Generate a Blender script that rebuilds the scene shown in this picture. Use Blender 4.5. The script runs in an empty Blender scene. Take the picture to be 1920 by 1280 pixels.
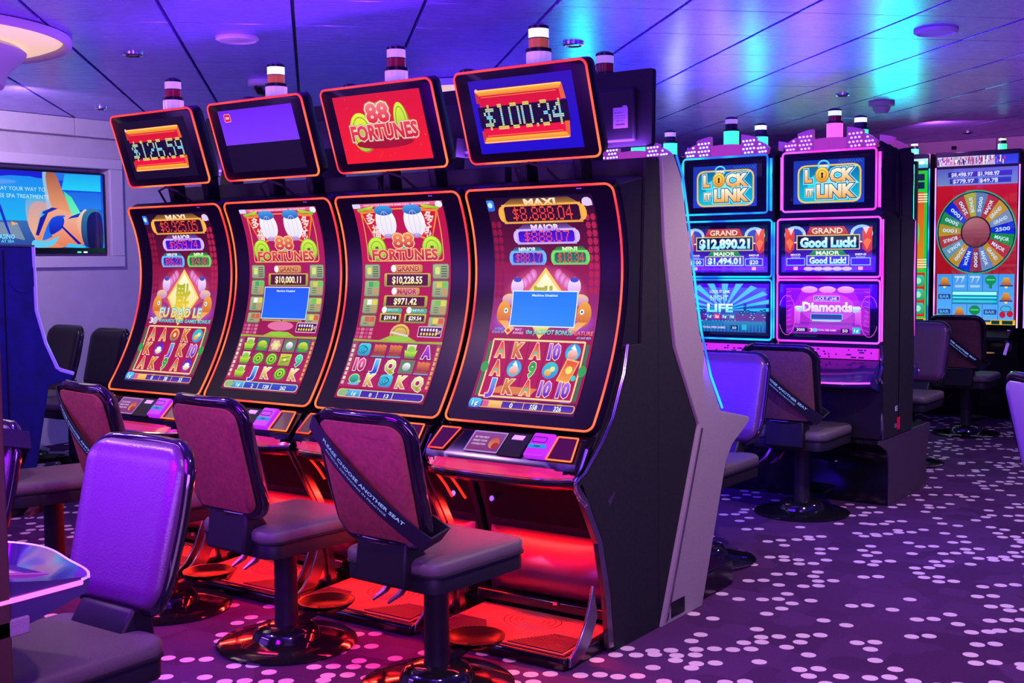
import bpy, bmesh, math, random
from mathutils import Vector, Matrix
random.seed(7)
sc = bpy.context.scene
col = sc.collection
R = math.radians

# ------------------------------------------------------------------ camera, world, exposure
cam = bpy.data.cameras.new('camera'); cam.sensor_width = 36; cam.lens = 2229.45 * 36 / 1920
cam.clip_start = 0.05; cam.clip_end = 100
co = bpy.data.objects.new('camera', cam); col.objects.link(co)
th, pi_, ro = 0.6198, 0.069117, -0.0096134
Fv = Vector((-math.sin(th) * math.cos(pi_), math.cos(th) * math.cos(pi_), -math.sin(pi_)))
R0 = Vector((math.cos(th), math.sin(th), 0)); U0 = R0.cross(Fv)
Rv = R0 * math.cos(ro) + U0 * math.sin(ro); Uv = U0 * math.cos(ro) - R0 * math.sin(ro)
co.matrix_world = Matrix(((Rv.x, Uv.x, -Fv.x, 0), (Rv.y, Uv.y, -Fv.y, 0), (Rv.z, Uv.z, -Fv.z, 1.5), (0, 0, 0, 1)))
sc.camera = co
sc.view_settings.view_transform = 'Standard'; sc.view_settings.look = 'None'
sc.view_settings.exposure = 0.0; sc.view_settings.gamma = 1.0
sc.view_settings.use_curve_mapping = False
w = bpy.data.worlds.new('world'); sc.world = w; w.use_nodes = True
w.node_tree.nodes['Background'].inputs[0].default_value = (0.17, 0.05, 0.95, 1)
w.node_tree.nodes['Background'].inputs[1].default_value = 0.30

def area(loc, tgt, sx, sy, color, power, name='room_light'):
    l = bpy.data.lights.new(name, 'AREA'); l.shape = 'RECTANGLE'; l.size = sx; l.size_y = sy
    l.color = color; l.energy = power
    o = bpy.data.objects.new(name, l); col.objects.link(o); o.location = loc
    o.rotation_euler = (Vector(tgt) - Vector(loc)).to_track_quat('-Z', 'Y').to_euler()
    return o
def spot(loc, tgt, color, power, ang=70, blend=.6, rad=.05, name='spot_light'):
    l = bpy.data.lights.new(name, 'SPOT'); l.spot_size = R(ang); l.spot_blend = blend; l.shadow_soft_size = rad
    l.color = color; l.energy = power
    o = bpy.data.objects.new(name, l); col.objects.link(o); o.location = loc
    o.rotation_euler = (Vector(tgt) - Vector(loc)).to_track_quat('-Z', 'Y').to_euler()
    return o
# glow of the slot banks behind and beside the photographer
area((1.5, -1.5, 1.3), (-3, 4, 1.2), 4.0, 1.2, (0.70, 0.26, .55), 45)
area((1.8, 5.5, 1.3), (-3, 6, 1.4), 4.0, 1.2, (0.18, 0.05, 1.0), 35)
area((-6.3, 0.2, 1.3), (-5, 6, 1.6), 3.0, 1.2, (0.25, 0.07, 1.0), 40)
# screens of the near left machine and of the bank that faces away
area((-2.85, 1.30, 1.25), (-2.85, 3, 0.85), .55, .5, (0.26, 0.0, 1.0), 85)
area((-3.4, 4.62, 1.25), (-3.4, 6.5, 0.9), 2.4, .5, (0.05, 0.0, 1.0), 130)
# unseen uplights, added on and before the islands to keep the ceiling blue
area((-3.8, 4.30, 1.96), (-3.8, 4.31, 3), 2.8, .12, (0.30, 0.07, 1.0), 85)
area((-3.3, 7.18, 2.20), (-3.3, 7.19, 3), 1.9, .12, (0.10, 0.04, 1.0), 30)
area((-5.5, 1.0, 1.6), (-5.3, 2.2, 3), 2.0, .5, (0.45, 0.14, 1.0), 100)
area((-1.0, 0.8, 1.2), (-1.5, 3.0, 3), 2.0, .5, (0.38, 0.10, 1.0), 100)
# spots just under the ceiling, aimed at aisle, chairs and walls
spot((-1.2, 4.6, 2.62), (-1.6, 4.8, 0), (0.95, 0.70, .74), 165, 110)
spot((-0.9, 7.8, 2.62), (-1.4, 7.8, 0), (0.80, 0.56, .84), 150, 110)
spot((-1.2, 2.0, 2.62), (-2.4, 3.3, 0.3), (1.0, 0.50, 0.66), 120, 90)
spot((-4.6, 1.9, 2.62), (-3.6, 3.1, 0.3), (1.0, 0.50, 0.66), 110, 90)
spot((-7.4, 4.6, 2.62), (-8.9, 6.4, 1.6), (0.85, 0.66, 0.95), 110, 110)
spot((-3.2, 11.0, 2.62), (-3.0, 13.0, 2.5), (0.95, 0.30, 1.0), 40, 130)

# ------------------------------------------------------------------ helpers
def lin(c):
    return tuple((x / 12.92 if x <= .04045 else ((x + .055) / 1.055) ** 2.4) for x in c)
def C(r, g, b): return lin((r / 255, g / 255, b / 255))
def H(s): return C(int(s[0:2], 16), int(s[2:4], 16), int(s[4:6], 16))

MATS = {}
def mat(name, base=(.5, .5, .5), rough=.5, metal=0., coat=0., spec=.5, noise=0., nscale=40., bump=0., emis=None, es=0., trans=0., aniso=0.):
    if name in MATS: return MATS[name]
    m = bpy.data.materials.new(name); m.use_nodes = True
    nt = m.node_tree; p = nt.nodes['Principled BSDF']
    p.inputs['Base Color'].default_value = (*base, 1); p.inputs['Roughness'].default_value = rough
    p.inputs['Metallic'].default_value = metal; p.inputs['Coat Weight'].default_value = coat
    p.inputs['Coat Roughness'].default_value = .06
    p.inputs['Specular IOR Level'].default_value = spec
    p.inputs['Transmission Weight'].default_value = trans
    if aniso: p.inputs['Anisotropic'].default_value = aniso
    if emis:
        p.inputs['Emission Color'].default_value = (*emis, 1); p.inputs['Emission Strength'].default_value = es
    if noise or bump:
        tc = nt.nodes.new('ShaderNodeTexCoord'); n = nt.nodes.new('ShaderNodeTexNoise'); n.inputs['Scale'].default_value = nscale
        n.inputs['Detail'].default_value = 5
        nt.links.new(tc.outputs['Object'], n.inputs['Vector'])
        if noise:
            r = nt.nodes.new('ShaderNodeMapRange'); r.inputs[1].default_value = .3; r.inputs[2].default_value = .7
            r.inputs[3].default_value = 1 - noise; r.inputs[4].default_value = 1 + noise
            nt.links.new(n.outputs['Fac'], r.inputs[0])
            mx = nt.nodes.new('ShaderNodeVectorMath'); mx.operation = 'SCALE'; mx.inputs[0].default_value = base
            nt.links.new(r.outputs[0], mx.inputs['Scale']); nt.links.new(mx.outputs[0], p.inputs['Base Color'])
        if bump:
            b = nt.nodes.new('ShaderNodeBump'); b.inputs['Strength'].default_value = bump; b.inputs['Distance'].default_value = .002
            nt.links.new(n.outputs['Fac'], b.inputs['Height']); nt.links.new(b.outputs[0], p.inputs['Normal'])
    MATS[name] = m; return m

def art_mat(name, strength, coat=0.0, gloss_only=False):
    """a lit display (or flat print) coloured by the colour attribute of its own picture"""
    if name in MATS: return MATS[name]
    m = bpy.data.materials.new(name); m.use_nodes = True; nt = m.node_tree; p = nt.nodes['Principled BSDF']
    a = nt.nodes.new('ShaderNodeAttribute'); a.attribute_name = 'pic'
    if strength > 0:
        p.inputs['Base Color'].default_value = (.01, .01, .012, 1)
        nt.links.new(a.outputs['Color'], p.inputs['Emission Color']); p.inputs['Emission Strength'].default_value = strength
        p.inputs['Roughness'].default_value = .12 if coat else .4
    else:
        nt.links.new(a.outputs['Color'], p.inputs['Base Color']); p.inputs['Roughness'].default_value = .5
    p.inputs['Coat Weight'].default_value = coat; p.inputs['Specular IOR Level'].default_value = .1
    MATS[name] = m; return m

def led_mat(name, c1, c2, s, scale=4.0):
    """LED tube whose colour runs between two values along its length"""
    if name in MATS: return MATS[name]
    m = bpy.data.materials.new(name); m.use_nodes = True; nt = m.node_tree; p = nt.nodes['Principled BSDF']
    tc = nt.nodes.new('ShaderNodeTexCoord'); n = nt.nodes.new('ShaderNodeTexNoise'); n.inputs['Scale'].default_value = scale
    n.inputs['Detail'].default_value = 1
    nt.links.new(tc.outputs['Object'], n.inputs['Vector'])
    r = nt.nodes.new('ShaderNodeValToRGB'); r.color_ramp.elements[0].position = .42; r.color_ramp.elements[1].position = .62
    r.color_ramp.elements[0].color = (*c1, 1); r.color_ramp.elements[1].color = (*c2, 1)
    nt.links.new(n.outputs['Fac'], r.inputs[0]); nt.links.new(r.outputs[0], p.inputs['Emission Color'])
    p.inputs['Emission Strength'].default_value = s; p.inputs['Base Color'].default_value = (.02, .02, .02, 1)
    MATS[name] = m; return m

class G:
    def __init__(s): s.v = []; s.f = []
    def add(s, vs, fs):
        o = len(s.v); s.v += [tuple(v) for v in vs]; s.f += [tuple(i + o for i in f) for f in fs]; return s
    def box(s, x0, x1, y0, y1, z0, z1):
        return s.add([(x0, y0, z0), (x1, y0, z0), (x1, y1, z0), (x0, y1, z0), (x0, y0, z1), (x1, y0, z1), (x1, y1, z1), (x0, y1, z1)],
                     [(0, 3, 2, 1), (4, 5, 6, 7), (0, 1, 5, 4), (1, 2, 6, 5), (2, 3, 7, 6), (3, 0, 4, 7)])
    def prism(s, pts, a0, a1, ax='x'):
        f = {'x': lambda a, p: (a, p[0], p[1]), 'y': lambda a, p: (p[0], a, p[1]), 'z': lambda a, p: (p[0], p[1], a)}[ax]
        n = len(pts)
        return s.add([f(a0, p) for p in pts] + [f(a1, p) for p in pts],
                     [tuple(range(n))[::-1], tuple(range(n, 2 * n))] + [(i, (i + 1) % n, n + (i + 1) % n, n + i) for i in range(n)])
    def loft(s, rings, cap=True, closed=False):
        n = len(rings[0]); vs = [p for r in rings for p in r]; fs = []
        m = len(rings)
        for j in range(m if closed else m - 1):
            k = (j + 1) % m
            for i in range(n):
                fs.append((j * n + i, j * n + (i + 1) % n, k * n + (i + 1) % n, k * n + i))
        if cap and not closed:
            fs.append(tuple(range(n))[::-1]); fs.append(tuple(range((m - 1) * n, m * n)))
        return s.add(vs, fs)
    def lathe(s, prof, n=24, c=(0, 0, 0)):
        return s.loft([[(c[0] + r * math.cos(2 * math.pi * i / n), c[1] + r * math.sin(2 * math.pi * i / n), c[2] + z) for i in range(n)] for r, z in prof])
    def tube(s, path, r, n=8, closed=False):
        P = [Vector(p) for p in path]; m = len(P); rings = []; up = None
        for i in range(m):
            if closed: t = P[(i + 1) % m] - P[i - 1]
            else: t = P[min(i + 1, m - 1)] - P[max(i - 1, 0)]
            t.normalize()
            if up is None:
                up = Vector((0, 0, 1)) if abs(t.z) < .8 else Vector((1, 0, 0))
            a = (up - t * up.dot(t))
            if a.length < 1e-5: a = Vector((1, .3, 0)) - t * t.x
            a.normalize(); b = t.cross(a); up = a
            rr = r[i] if isinstance(r, (list, tuple)) else r
            rings.append([tuple(P[i] + a * rr * math.cos(2 * math.pi * k / n) + b * rr * math.sin(2 * math.pi * k / n)) for k in range(n)])
        return s.loft(rings, closed=closed)
    def cyl(s, p0, p1, r0, r1=None, n=16):
        return s.tube([p0, p1], [r0, r1 if r1 is not None else r0], n)
    def pillow(s, outline, levels, mapf):
        """outline(inset)->2D ring; levels=[(inset,depth)..]; closed body from first to last level"""
        return s.loft([[mapf(u, v, d) for u, v in outline(i)] for i, d in levels])
    def obj(s, name, m, parent=None, bevel=0, ang=35, label=None, kind=None, seg=2, flat=False):
        me = bpy.data.meshes.new(name); me.from_pydata(s.v, [], s.f)
        bm = bmesh.new(); bm.from_mesh(me); bmesh.ops.recalc_face_normals(bm, faces=bm.faces); bm.to_mesh(me); bm.free()
        if not flat:
            for p in me.polygons: p.use_smooth = True
            me.set_sharp_from_angle(angle=R(ang))
        me.materials.append(m); o = bpy.data.objects.new(name, me); col.objects.link(o)
        if parent: o.parent = parent
        if bevel:
            b = o.modifiers.new('bevel', 'BEVEL'); b.width = bevel; b.segments = seg; b.limit_method = 'ANGLE'; b.angle_limit = R(40)
            b.harden_normals = False
        if label: o['label'] = label
        if kind: o['kind'] = kind
        return o

def rr(w, h, r, n=5):
    """rounded rectangle outline centred on 0; returns f(inset)"""
    def f(ins=0):
        a, b = w / 2 - ins, h / 2 - ins; q = max(r - ins, .002); q = min(q, a, b); o = []
        for cx, cy, s in ((a - q, b - q, 0), (-a + q, b - q, 90), (-a + q, -b + q, 180), (a - q, -b + q, 270)):
            for k in range(n + 1):
                t = R(s + 90 * k / n); o.append((cx + q * math.cos(t), cy + q * math.sin(t)))
        return o
    return f
def dense(pts, mx, closed=True):
    o = []; n = len(pts)
    for i in range(n if closed else n - 1):
        a, b = pts[i], pts[(i + 1) % n]; L = math.dist(a, b); k = max(1, math.ceil(L / mx))
        for j in range(k): o.append(tuple(a[q] + (b[q] - a[q]) * j / k for q in range(len(a))))
    if not closed: o.append(tuple(pts[-1]))
    return o

def thing(name, label, cat, loc=(0, 0, 0), rz=0, group=None):
    o = bpy.data.objects.new(name, None); col.objects.link(o); o.empty_display_size = .1
    o.location = loc; o.rotation_euler = (0, 0, rz); o['label'] = label; o['category'] = cat
    if group: o['group'] = group
    return o
def tag(o, label, cat, group=None):
    o['label'] = label; o['category'] = cat
    if group: o['group'] = group
    return o
def kids(o): return [c for c in col.objects if c.parent == o]
def dup(root, loc, rz=None, label=None):
    def rec(o, par):
        c = o.copy(); col.objects.link(c)
        if par: c.parent = par
        for ch in kids(o): rec(ch, c)
        return c
    r = rec(root, None); r.location = loc
    if rz is not None: r.rotation_euler = (0, 0, rz)
    if label: r['label'] = label
    return r

# ------------------------------------------------------------------ flat pictures (displays, lettering)
TXT = {}
def text_mesh(s, off=0.0):
    k = (s, off)
    if k in TXT: return TXT[k]
    cu = bpy.data.curves.new('t', 'FONT'); cu.body = s; cu.size = 1; cu.offset = off; cu.resolution_u = 2; cu.fill_mode = 'FRONT'
    o = bpy.data.objects.new('t', cu); me = o.to_mesh()
    V = [(v.co.x, v.co.y) for v in me.vertices]; Fc = [tuple(p.vertices) for p in me.polygons]
    o.to_mesh_clear(); bpy.data.objects.remove(o); bpy.data.curves.remove(cu)
    if not V: V = [(0, 0), (.1, 0), (.1, .1)]; Fc = [(0, 1, 2)]
    TXT[k] = (V, Fc); return TXT[k]
DOT = {'0': '01110 10001 10001 10001 10001 10001 01110', '1': '01100 00100 00100 00100 00100 00100 11111', '2': '01110 10001 00001 00110 01000 10000 11111',
       '3': '01110 10001 00001 00110 00001 10001 01110', '4': '00010 00110 01010 10010 11111 00010 00010', '5': '11111 10000 11110 00001 00001 10001 01110',
       '6': '01110 10000 10000 11110 10001 10001 01110', '7': '11111 00001 00010 00010 00100 00100 00100', '8': '01110 10001 10001 01110 10001 10001 01110',
       '9': '01110 10001 10001 01111 00001 00001 01110', '$': '00100 01111 10100 01110 00101 11110 00100', '.': '0 0 0 0 0 0 1', ',': '00 00 00 00 00 01 10'}
class Art:
    def __init__(s, w, h): s.w = w; s.h = h; s.items = []; s.L = 0
    def face(s, pts, c, c2=None, lay=None):
        """c: colour, c2: colour at the bottom (vertical gradient)"""
        if lay is None: s.L += 1; lay = s.L
        if c2:
            ys = [p[1] for p in pts]; a, b = min(ys), max(ys)
            cs = [tuple(c[i] + (c2[i] - c[i]) * ((p[1] - a) / (b - a + 1e-9)) for i in range(3)) for p in pts]
        else: cs = [c] * len(pts)
        s.items.append((pts, [tuple(range(len(pts)))], cs, lay))
    def rect(s, x0, y0, x1, y1, c, c2=None): s.face([(x0, y0), (x1, y0), (x1, y1), (x0, y1)], c, c2)
    def rrect(s, x0, y0, x1, y1, r, c, c2=None, n=3):
        s.face([((x0 + x1) / 2 + a, (y0 + y1) / 2 + b) for a, b in rr(x1 - x0, y1 - y0, r, n)(0)], c, c2)
    def ell(s, cx, cy, rx, ry, c, c2=None, n=16, a0=0, a1=360):
        s.face([(cx + rx * math.cos(R(a0 + (a1 - a0) * k / n)), cy + ry * math.sin(R(a0 + (a1 - a0) * k / n))) for k in range(n if a1 - a0 == 360 else n + 1)], c, c2)
    def glow(s, cx, cy, rx, ry, ci, co_, n=20):
        s.L += 1; P = [(cx, cy)] + [(cx + rx * q * math.cos(2 * math.pi * k / n), cy + ry * q * math.sin(2 * math.pi * k / n)) for q in (.55, 1) for k in range(n)]
        mid = tuple(ci[i] * .55 + co_[i] * .45 for i in range(3))
        s.items.append((P, [(0, 1 + k, 1 + (k + 1) % n) for k in range(n)] + [(1 + k, 1 + n + k, 1 + n + (k + 1) % n, 1 + (k + 1) % n) for k in range(n)], [ci] + [mid] * n + [co_] * n, s.L))
    def ring(s, cx, cy, rx, ry, t, c, n=20):
        s.L += 1
        o = [(cx + (rx - q) * math.cos(2 * math.pi * k / n), cy + (ry - q) * math.sin(2 * math.pi * k / n)) for q in (0, t) for k in range(n)]
        s.items.append((o, [(k, (k + 1) % n, n + (k + 1) % n, n + k) for k in range(n)], [c] * len(o), s.L))
    def frame(s, x0, y0, x1, y1, r, t, c, n=3):
        s.L += 1; f = rr(x1 - x0, y1 - y0, r, n); cx, cy = (x0 + x1) / 2, (y0 + y1) / 2
        o = [(cx + a, cy + b) for q in (0, t) for a, b in f(q)]; m = len(o) // 2
        s.items.append((o, [(k, (k + 1) % m, m + (k + 1) % m, m + k) for k in range(m)], [c] * len(o), s.L))
    def line(s, x0, y0, x1, y1, t, c):
        d = math.hypot(x1 - x0, y1 - y0) or 1; nx, ny = -(y1 - y0) / d * t / 2, (x1 - x0) / d * t / 2
        s.face([(x0 + nx, y0 + ny), (x1 + nx, y1 + ny), (x1 - nx, y1 - ny), (x0 - nx, y0 - ny)], c)
    def text(s, t, cx, cy, h, c, c2=None, w=None, out=None, ow=.03, bold=.025, rot=0, out2=None, mirror=False):
        """h = cap height; w = fitted width; out = outline colour"""
        V0, _ = text_mesh(t, bold); xs = [v[0] for v in V0]; ys = [v[1] for v in V0]
        x0, x1 = min(xs), max(xs); y0, y1 = 0, .7
        sy = h / (y1 - y0); sx = (w / (x1 - x0)) if w else sy
        for (off, cc, cb) in ([(bold + ow * 2, out2, None)] if out2 else []) + ([(bold + ow, out, None)] if out else []) + [(bold, c, c2)]:
            V, Fc = text_mesh(t, off); P = []; cs = []
            for x, y in V:
                a = (x - (x0 + x1) / 2) * sx; b = -(y - (y0 + y1) / 2) * sy
                if mirror: a = -a
                cr, sr = math.cos(R(rot)), math.sin(R(rot)); P.append((cx + a * cr - b * sr, cy + a * sr + b * cr))
                k = min(1, max(0, b / h + .5)); cs.append(cc if not cb else tuple(cc[i] + (cb[i] - cc[i]) * k for i in range(3)))
            s.L += 1; s.items.append((P, Fc, cs, s.L))
    def dots(s, t, cx, cy, w, h, c, c2=None, sub=1, gap=.18, shear=0):
        """dot-matrix figures"""
        cols = sum(len(DOT[ch].split()[0]) + 1 for ch in t) - 1; pw = w / cols; ph = h / 7; x = cx - w / 2; s.L += 1
        P = []; Fc = []; cs = []
        for ch in t:
            rows = DOT[ch].split()
            for j, r_ in enumerate(rows):
                for i, b in enumerate(r_):
                    if b != '1': continue
                    for a in range(sub):
                        for d in range(sub):
                            q0 = x + (i + a / sub) * pw + gap * pw / sub / 2; q1 = x + (i + (a + 1) / sub) * pw - gap * pw / sub / 2
                            w0 = cy - h / 2 + (j + d / sub) * ph + gap * ph / sub / 2; w1 = cy - h / 2 + (j + (d + 1) / sub) * ph - gap * ph / sub / 2
                            o = len(P); P += [(q0, w0), (q1, w0), (q1, w1), (q0, w1)]; Fc.append((o, o + 1, o + 2, o + 3))
                            k = abs((j + .5) / 7 * 2 - 1); cc = c if not c2 else tuple(c[m] * (1 - k) + c2[m] * k for m in range(3)); cs += [cc] * 4
            x += (len(rows[0]) + 1) * pw
        s.items.append((P, Fc, cs, s.L))
    def build(s, name, m, parent, mapf, dz=.00012, slices=0, label=None, clip=False):
        bm = bmesh.new(); lay = bm.verts.layers.float_color.new('pic')
        box = []
        for pts, fs, cs, L0 in s.items:
            xs = [p[0] for p in pts]; ys = [p[1] for p in pts]; b = (min(xs), max(xs), min(ys), max(ys)); L = 1
            for q in box:
                if q[4] >= L and b[0] < q[1] and q[0] < b[1] and b[2] < q[3] and q[2] < b[3]: L = q[4] + 1
            box.append((*b, L))
            vs = []
            for p, c in zip(pts, cs):
                v = bm.verts.new((p[0], p[1], L * dz)); v[lay] = (*c, 1); vs.append(v)
            for f in fs:
                try: bm.faces.new([vs[i] for i in f])
                except ValueError: pass
        def cut(co_, no, clear=False):
            g = bm.verts[:] + bm.edges[:] + bm.faces[:]
            bmesh.ops.bisect_plane(bm, geom=g, plane_co=co_, plane_no=no, clear_outer=clear)
        if clip:
            cut((0, 0, 0), (-1, 0, 0), True); cut((s.w, 0, 0), (1, 0, 0), True); cut((0, 0, 0), (0, -1, 0), True); cut((0, s.h, 0), (0, 1, 0), True)
        for k in range(1, slices): cut((0, s.h * k / slices, 0), (0, 1, 0))
        for v in bm.verts:
            if slices:
                q = v.co.y / s.h * slices; k = min(slices - 1, max(0, math.floor(q))); t_ = q - k
                a = Vector(mapf(v.co.x / s.w, k / slices, v.co.z)); b = Vector(mapf(v.co.x / s.w, (k + 1) / slices, v.co.z)); v.co = a * (1 - t_) + b * t_
            else: v.co = Vector(mapf(v.co.x / s.w, v.co.y / s.h, v.co.z))
        me = bpy.data.meshes.new(name); bm.to_mesh(me); bm.free(); me.materials.append(m)
        o = bpy.data.objects.new(name, me); col.objects.link(o); o.parent = parent
        if label: o['label'] = label
        return o

def planar(x0, z1, w_, h_, y, ny=-1):
    """art map on an upright plane facing -Y (ny=-1): u to +X, v down"""
    return lambda u, v, d: (x0 + u * w_, y - d - .0006, z1 - v * h_)

# ------------------------------------------------------------------ materials
BLK = mat('black_gloss_plastic', (.004, .004, .006), .18, spec=.5)
BZL = mat('bezel_gloss_glass', (.004, .002, .006), .34, spec=.14)
SAT = mat('black_satin_plastic', (.008, .008, .011), .5, spec=.3)
CAB = mat('cabinet_textured_black', (.008, .0095, .011), .8, noise=.25, nscale=60, bump=.5, spec=.3)
GRY = mat('silver_speckled_laminate', (.30, .26, .25), .6, noise=.25, nscale=420, bump=.15)
BLU = mat('dark_blue_laminate', (.008, .008, .20), .7, noise=.3, nscale=9)
CHR = mat('polished_chrome', (.75, .75, .80), .12, metal=1)
CHD = mat('dark_chrome', (.35, .33, .38), .25, metal=1)
GLD = mat('bronze_post', (.10, .055, .03), .45, metal=.3)
RED = mat('red_glossy_shelf', (.85, .05, .12), .2, coat=.6)
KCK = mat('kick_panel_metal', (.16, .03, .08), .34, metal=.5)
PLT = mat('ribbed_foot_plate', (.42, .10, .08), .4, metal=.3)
VIN = mat('dark_grey_vinyl', (.085, .032, .09), .28, noise=.12, nscale=160, bump=.5)
VIS = mat('grey_seat_vinyl', (.11, .09, .09), .5, noise=.12, nscale=160, bump=.5)
MAR = mat('maroon_back_fabric', (.20, .040, .026), .8, noise=.22, nscale=55, bump=.3)
BRN = mat('brown_back_fabric', (.13, .05, .045), .8, noise=.22, nscale=55, bump=.3)
GLB = mat('gloss_black_metal', (.008, .008, .01), .10, coat=.6)
WHT = mat('white_plastic', (.75, .73, .72), .4)
STR = mat('navy_strap_webbing', (.004, .004, .012), .7)
PRINT = art_mat('printed_ink', 0)
SCR = art_mat('curved_screen_picture', 1.05)
SCW = art_mat('glass_screen_picture', 1.05, coat=1.0)
LEDR = led_mat('led_orange_red', (1.0, .018, .001), (1.0, .13, .001), 2.1, 3.0)
LEDC = led_mat('led_cyan_blue', (.004, .12, 1.0), (.006, .50, 1.0), 1.7, 5)
LEDP = led_mat('led_violet_pink', (1.0, .03, .70), (.55, .08, 1.0), 1.8, 5)
LEDV = led_mat('led_violet', (.25, .10, 1.0), (.8, .2, 1.0), 3.5, 3)
EPK = mat('pink_panel_glow', (.1, .02, .08), .4, emis=(.60, .05, .50), es=.6)
CLR = mat('clear_lens', (.8, .75, .9), .15, emis=(.75, .55, .95), es=.25)
LWH = mat('lit_white_lens', (.9, .9, .8), .3, emis=(.75, 1.0, .62), es=.85)
LRD = mat('red_lens', (.25, .01, .01), .25, coat=.5)
LOR = mat('orange_lens', (.55, .16, .02), .25, coat=.5, emis=(.9, .25, .03), es=.15)
LGR = mat('green_lit_lens', (.05, .4, .2), .3, emis=(.05, .9, .45), es=1.1)
LPK = mat('pink_lit_lens', (.5, .1, .3), .3, emis=(1.0, .12, .55), es=1.2)
DOTW = mat('white_led_dot', (.8, .8, .8), .3, emis=(.8, .95, 1.0), es=1.3)
DOTP = mat('pink_led_dot', (.8, .5, .7), .3, emis=(1.0, .45, .8), es=1.5)

# ------------------------------------------------------------------ the setting
# carpet
def carpet():
    m = bpy.data.materials.new('dotted_carpet'); m.use_nodes = True; nt = m.node_tree; p = nt.nodes['Principled BSDF']
    N = nt.nodes.new; Lk = nt.links.new
    tc = N('ShaderNodeTexCoord')
    def grid(rot, off, keep):
        mp = N('ShaderNodeMapping'); mp.inputs['Scale'].default_value = (1 / .105, 1 / .105, 1); mp.inputs['Rotation'].default_value = (0, 0, R(rot))
        mp.inputs['Location'].default_value = (*off, 0)
        Lk(tc.outputs['Object'], mp.inputs['Vector'])
        fl = N('ShaderNodeVectorMath'); fl.operation = 'FLOOR'; Lk(mp.outputs[0], fl.inputs[0])
        fr = N('ShaderNodeVectorMath'); fr.operation = 'SUBTRACT'; Lk(mp.outputs[0], fr.inputs[0]); Lk(fl.outputs[0], fr.inputs[1])
        wn = N('ShaderNodeTexWhiteNoise'); wn.noise_dimensions = '2D'; Lk(fl.outputs[0], wn.inputs['Vector'])
        # centre jitter
        cs = N('ShaderNodeVectorMath'); cs.operation = 'MULTIPLY_ADD'; Lk(wn.outputs['Color'], cs.inputs[0])
        cs.inputs[1].default_value = (.40, .40, 0); cs.inputs[2].default_value = (.30, .30, 0)
        d = N('ShaderNodeVectorMath'); d.operation = 'SUBTRACT'; Lk(fr.outputs[0], d.inputs[0]); Lk(cs.outputs[0], d.inputs[1])
        fl2 = N('ShaderNodeVectorMath'); fl2.operation = 'MULTIPLY'; Lk(d.outputs[0], fl2.inputs[0]); fl2.inputs[1].default_value = (1, 1, 0)
        ln = N('ShaderNodeVectorMath'); ln.operation = 'LENGTH'; Lk(fl2.outputs[0], ln.inputs[0])
        ls = N('ShaderNodeMath'); ls.operation = 'LESS_THAN'; Lk(ln.outputs['Value'], ls.inputs[0]); ls.inputs[1].default_value = .27
        sp = N('ShaderNodeSeparateColor'); wn2 = N('ShaderNodeTexWhiteNoise'); wn2.noise_dimensions = '3D'
        ad = N('ShaderNodeVectorMath'); ad.operation = 'ADD'; Lk(fl.outputs[0], ad.inputs[0]); ad.inputs[1].default_value = (17, 3, 5)
        Lk(ad.outputs[0], wn2.inputs['Vector'])
        kp = N('ShaderNodeMath'); kp.operation = 'LESS_THAN'; Lk(wn2.outputs['Value'], kp.inputs[0]); kp.inputs[1].default_value = keep
        mu = N('ShaderNodeMath'); mu.operation = 'MULTIPLY'; Lk(ls.outputs[0], mu.inputs[0]); Lk(kp.outputs[0], mu.inputs[1])
        return mu
    a = grid(12, (0.2, 0.4), .40); b = grid(12, (0.62, 0.93), .15)
    mx = N('ShaderNodeMath'); mx.operation = 'MAXIMUM'; Lk(a.outputs[0], mx.inputs[0]); Lk(b.outputs[0], mx.inputs[1])
    vo = N('ShaderNodeTexVoronoi'); vo.inputs['Scale'].default_value = 5.5; vo.distance = 'CHEBYCHEV'; Lk(tc.outputs['Object'], vo.inputs['Vector'])
    hs = N('ShaderNodeSeparateColor'); Lk(vo.outputs['Color'], hs.inputs[0])
    r1 = N('ShaderNodeMix'); r1.data_type = 'RGBA'; r1.inputs[6].default_value = (.058, .017, .072, 1); r1.inputs[7].default_value = (.085, .026, .11, 1)
    Lk(hs.outputs[0], r1.inputs[0])
    nz = N('ShaderNodeTexNoise'); nz.inputs['Scale'].default_value = 260; nz.inputs['Detail'].default_value = 3; Lk(tc.outputs['Object'], nz.inputs['Vector'])
    mr = N('ShaderNodeMapRange'); mr.inputs[1].default_value = .3; mr.inputs[2].default_value = .7; mr.inputs[3].default_value = .65; mr.inputs[4].default_value = 1.35
    Lk(nz.outputs['Fac'], mr.inputs[0])
    r3 = N('ShaderNodeMix'); r3.data_type = 'RGBA'; Lk(mx.outputs[0], r3.inputs[0]); Lk(r1.outputs[2], r3.inputs[6]); r3.inputs[7].default_value = (.72, .55, .58, 1)
    sc_ = N('ShaderNodeVectorMath'); sc_.operation = 'SCALE'; Lk(r3.outputs[2], sc_.inputs[0]); Lk(mr.outputs[0], sc_.inputs['Scale'])
    Lk(sc_.outputs[0], p.inputs['Base Color']); p.inputs['Roughness'].default_value = .95; p.inputs['Specular IOR Level'].default_value = .1
    bp = N('ShaderNodeBump'); bp.inputs['Strength'].default_value = .5; bp.inputs['Distance'].default_value = .003
    Lk(nz.outputs['Fac'], bp.inputs['Height']); Lk(bp.outputs[0], p.inputs['Normal'])
    return m
fl = G().box(-9.2, 3.0, -3.0, 13.4, -.06, 0).obj('floor', carpet(), kind='structure')

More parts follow.
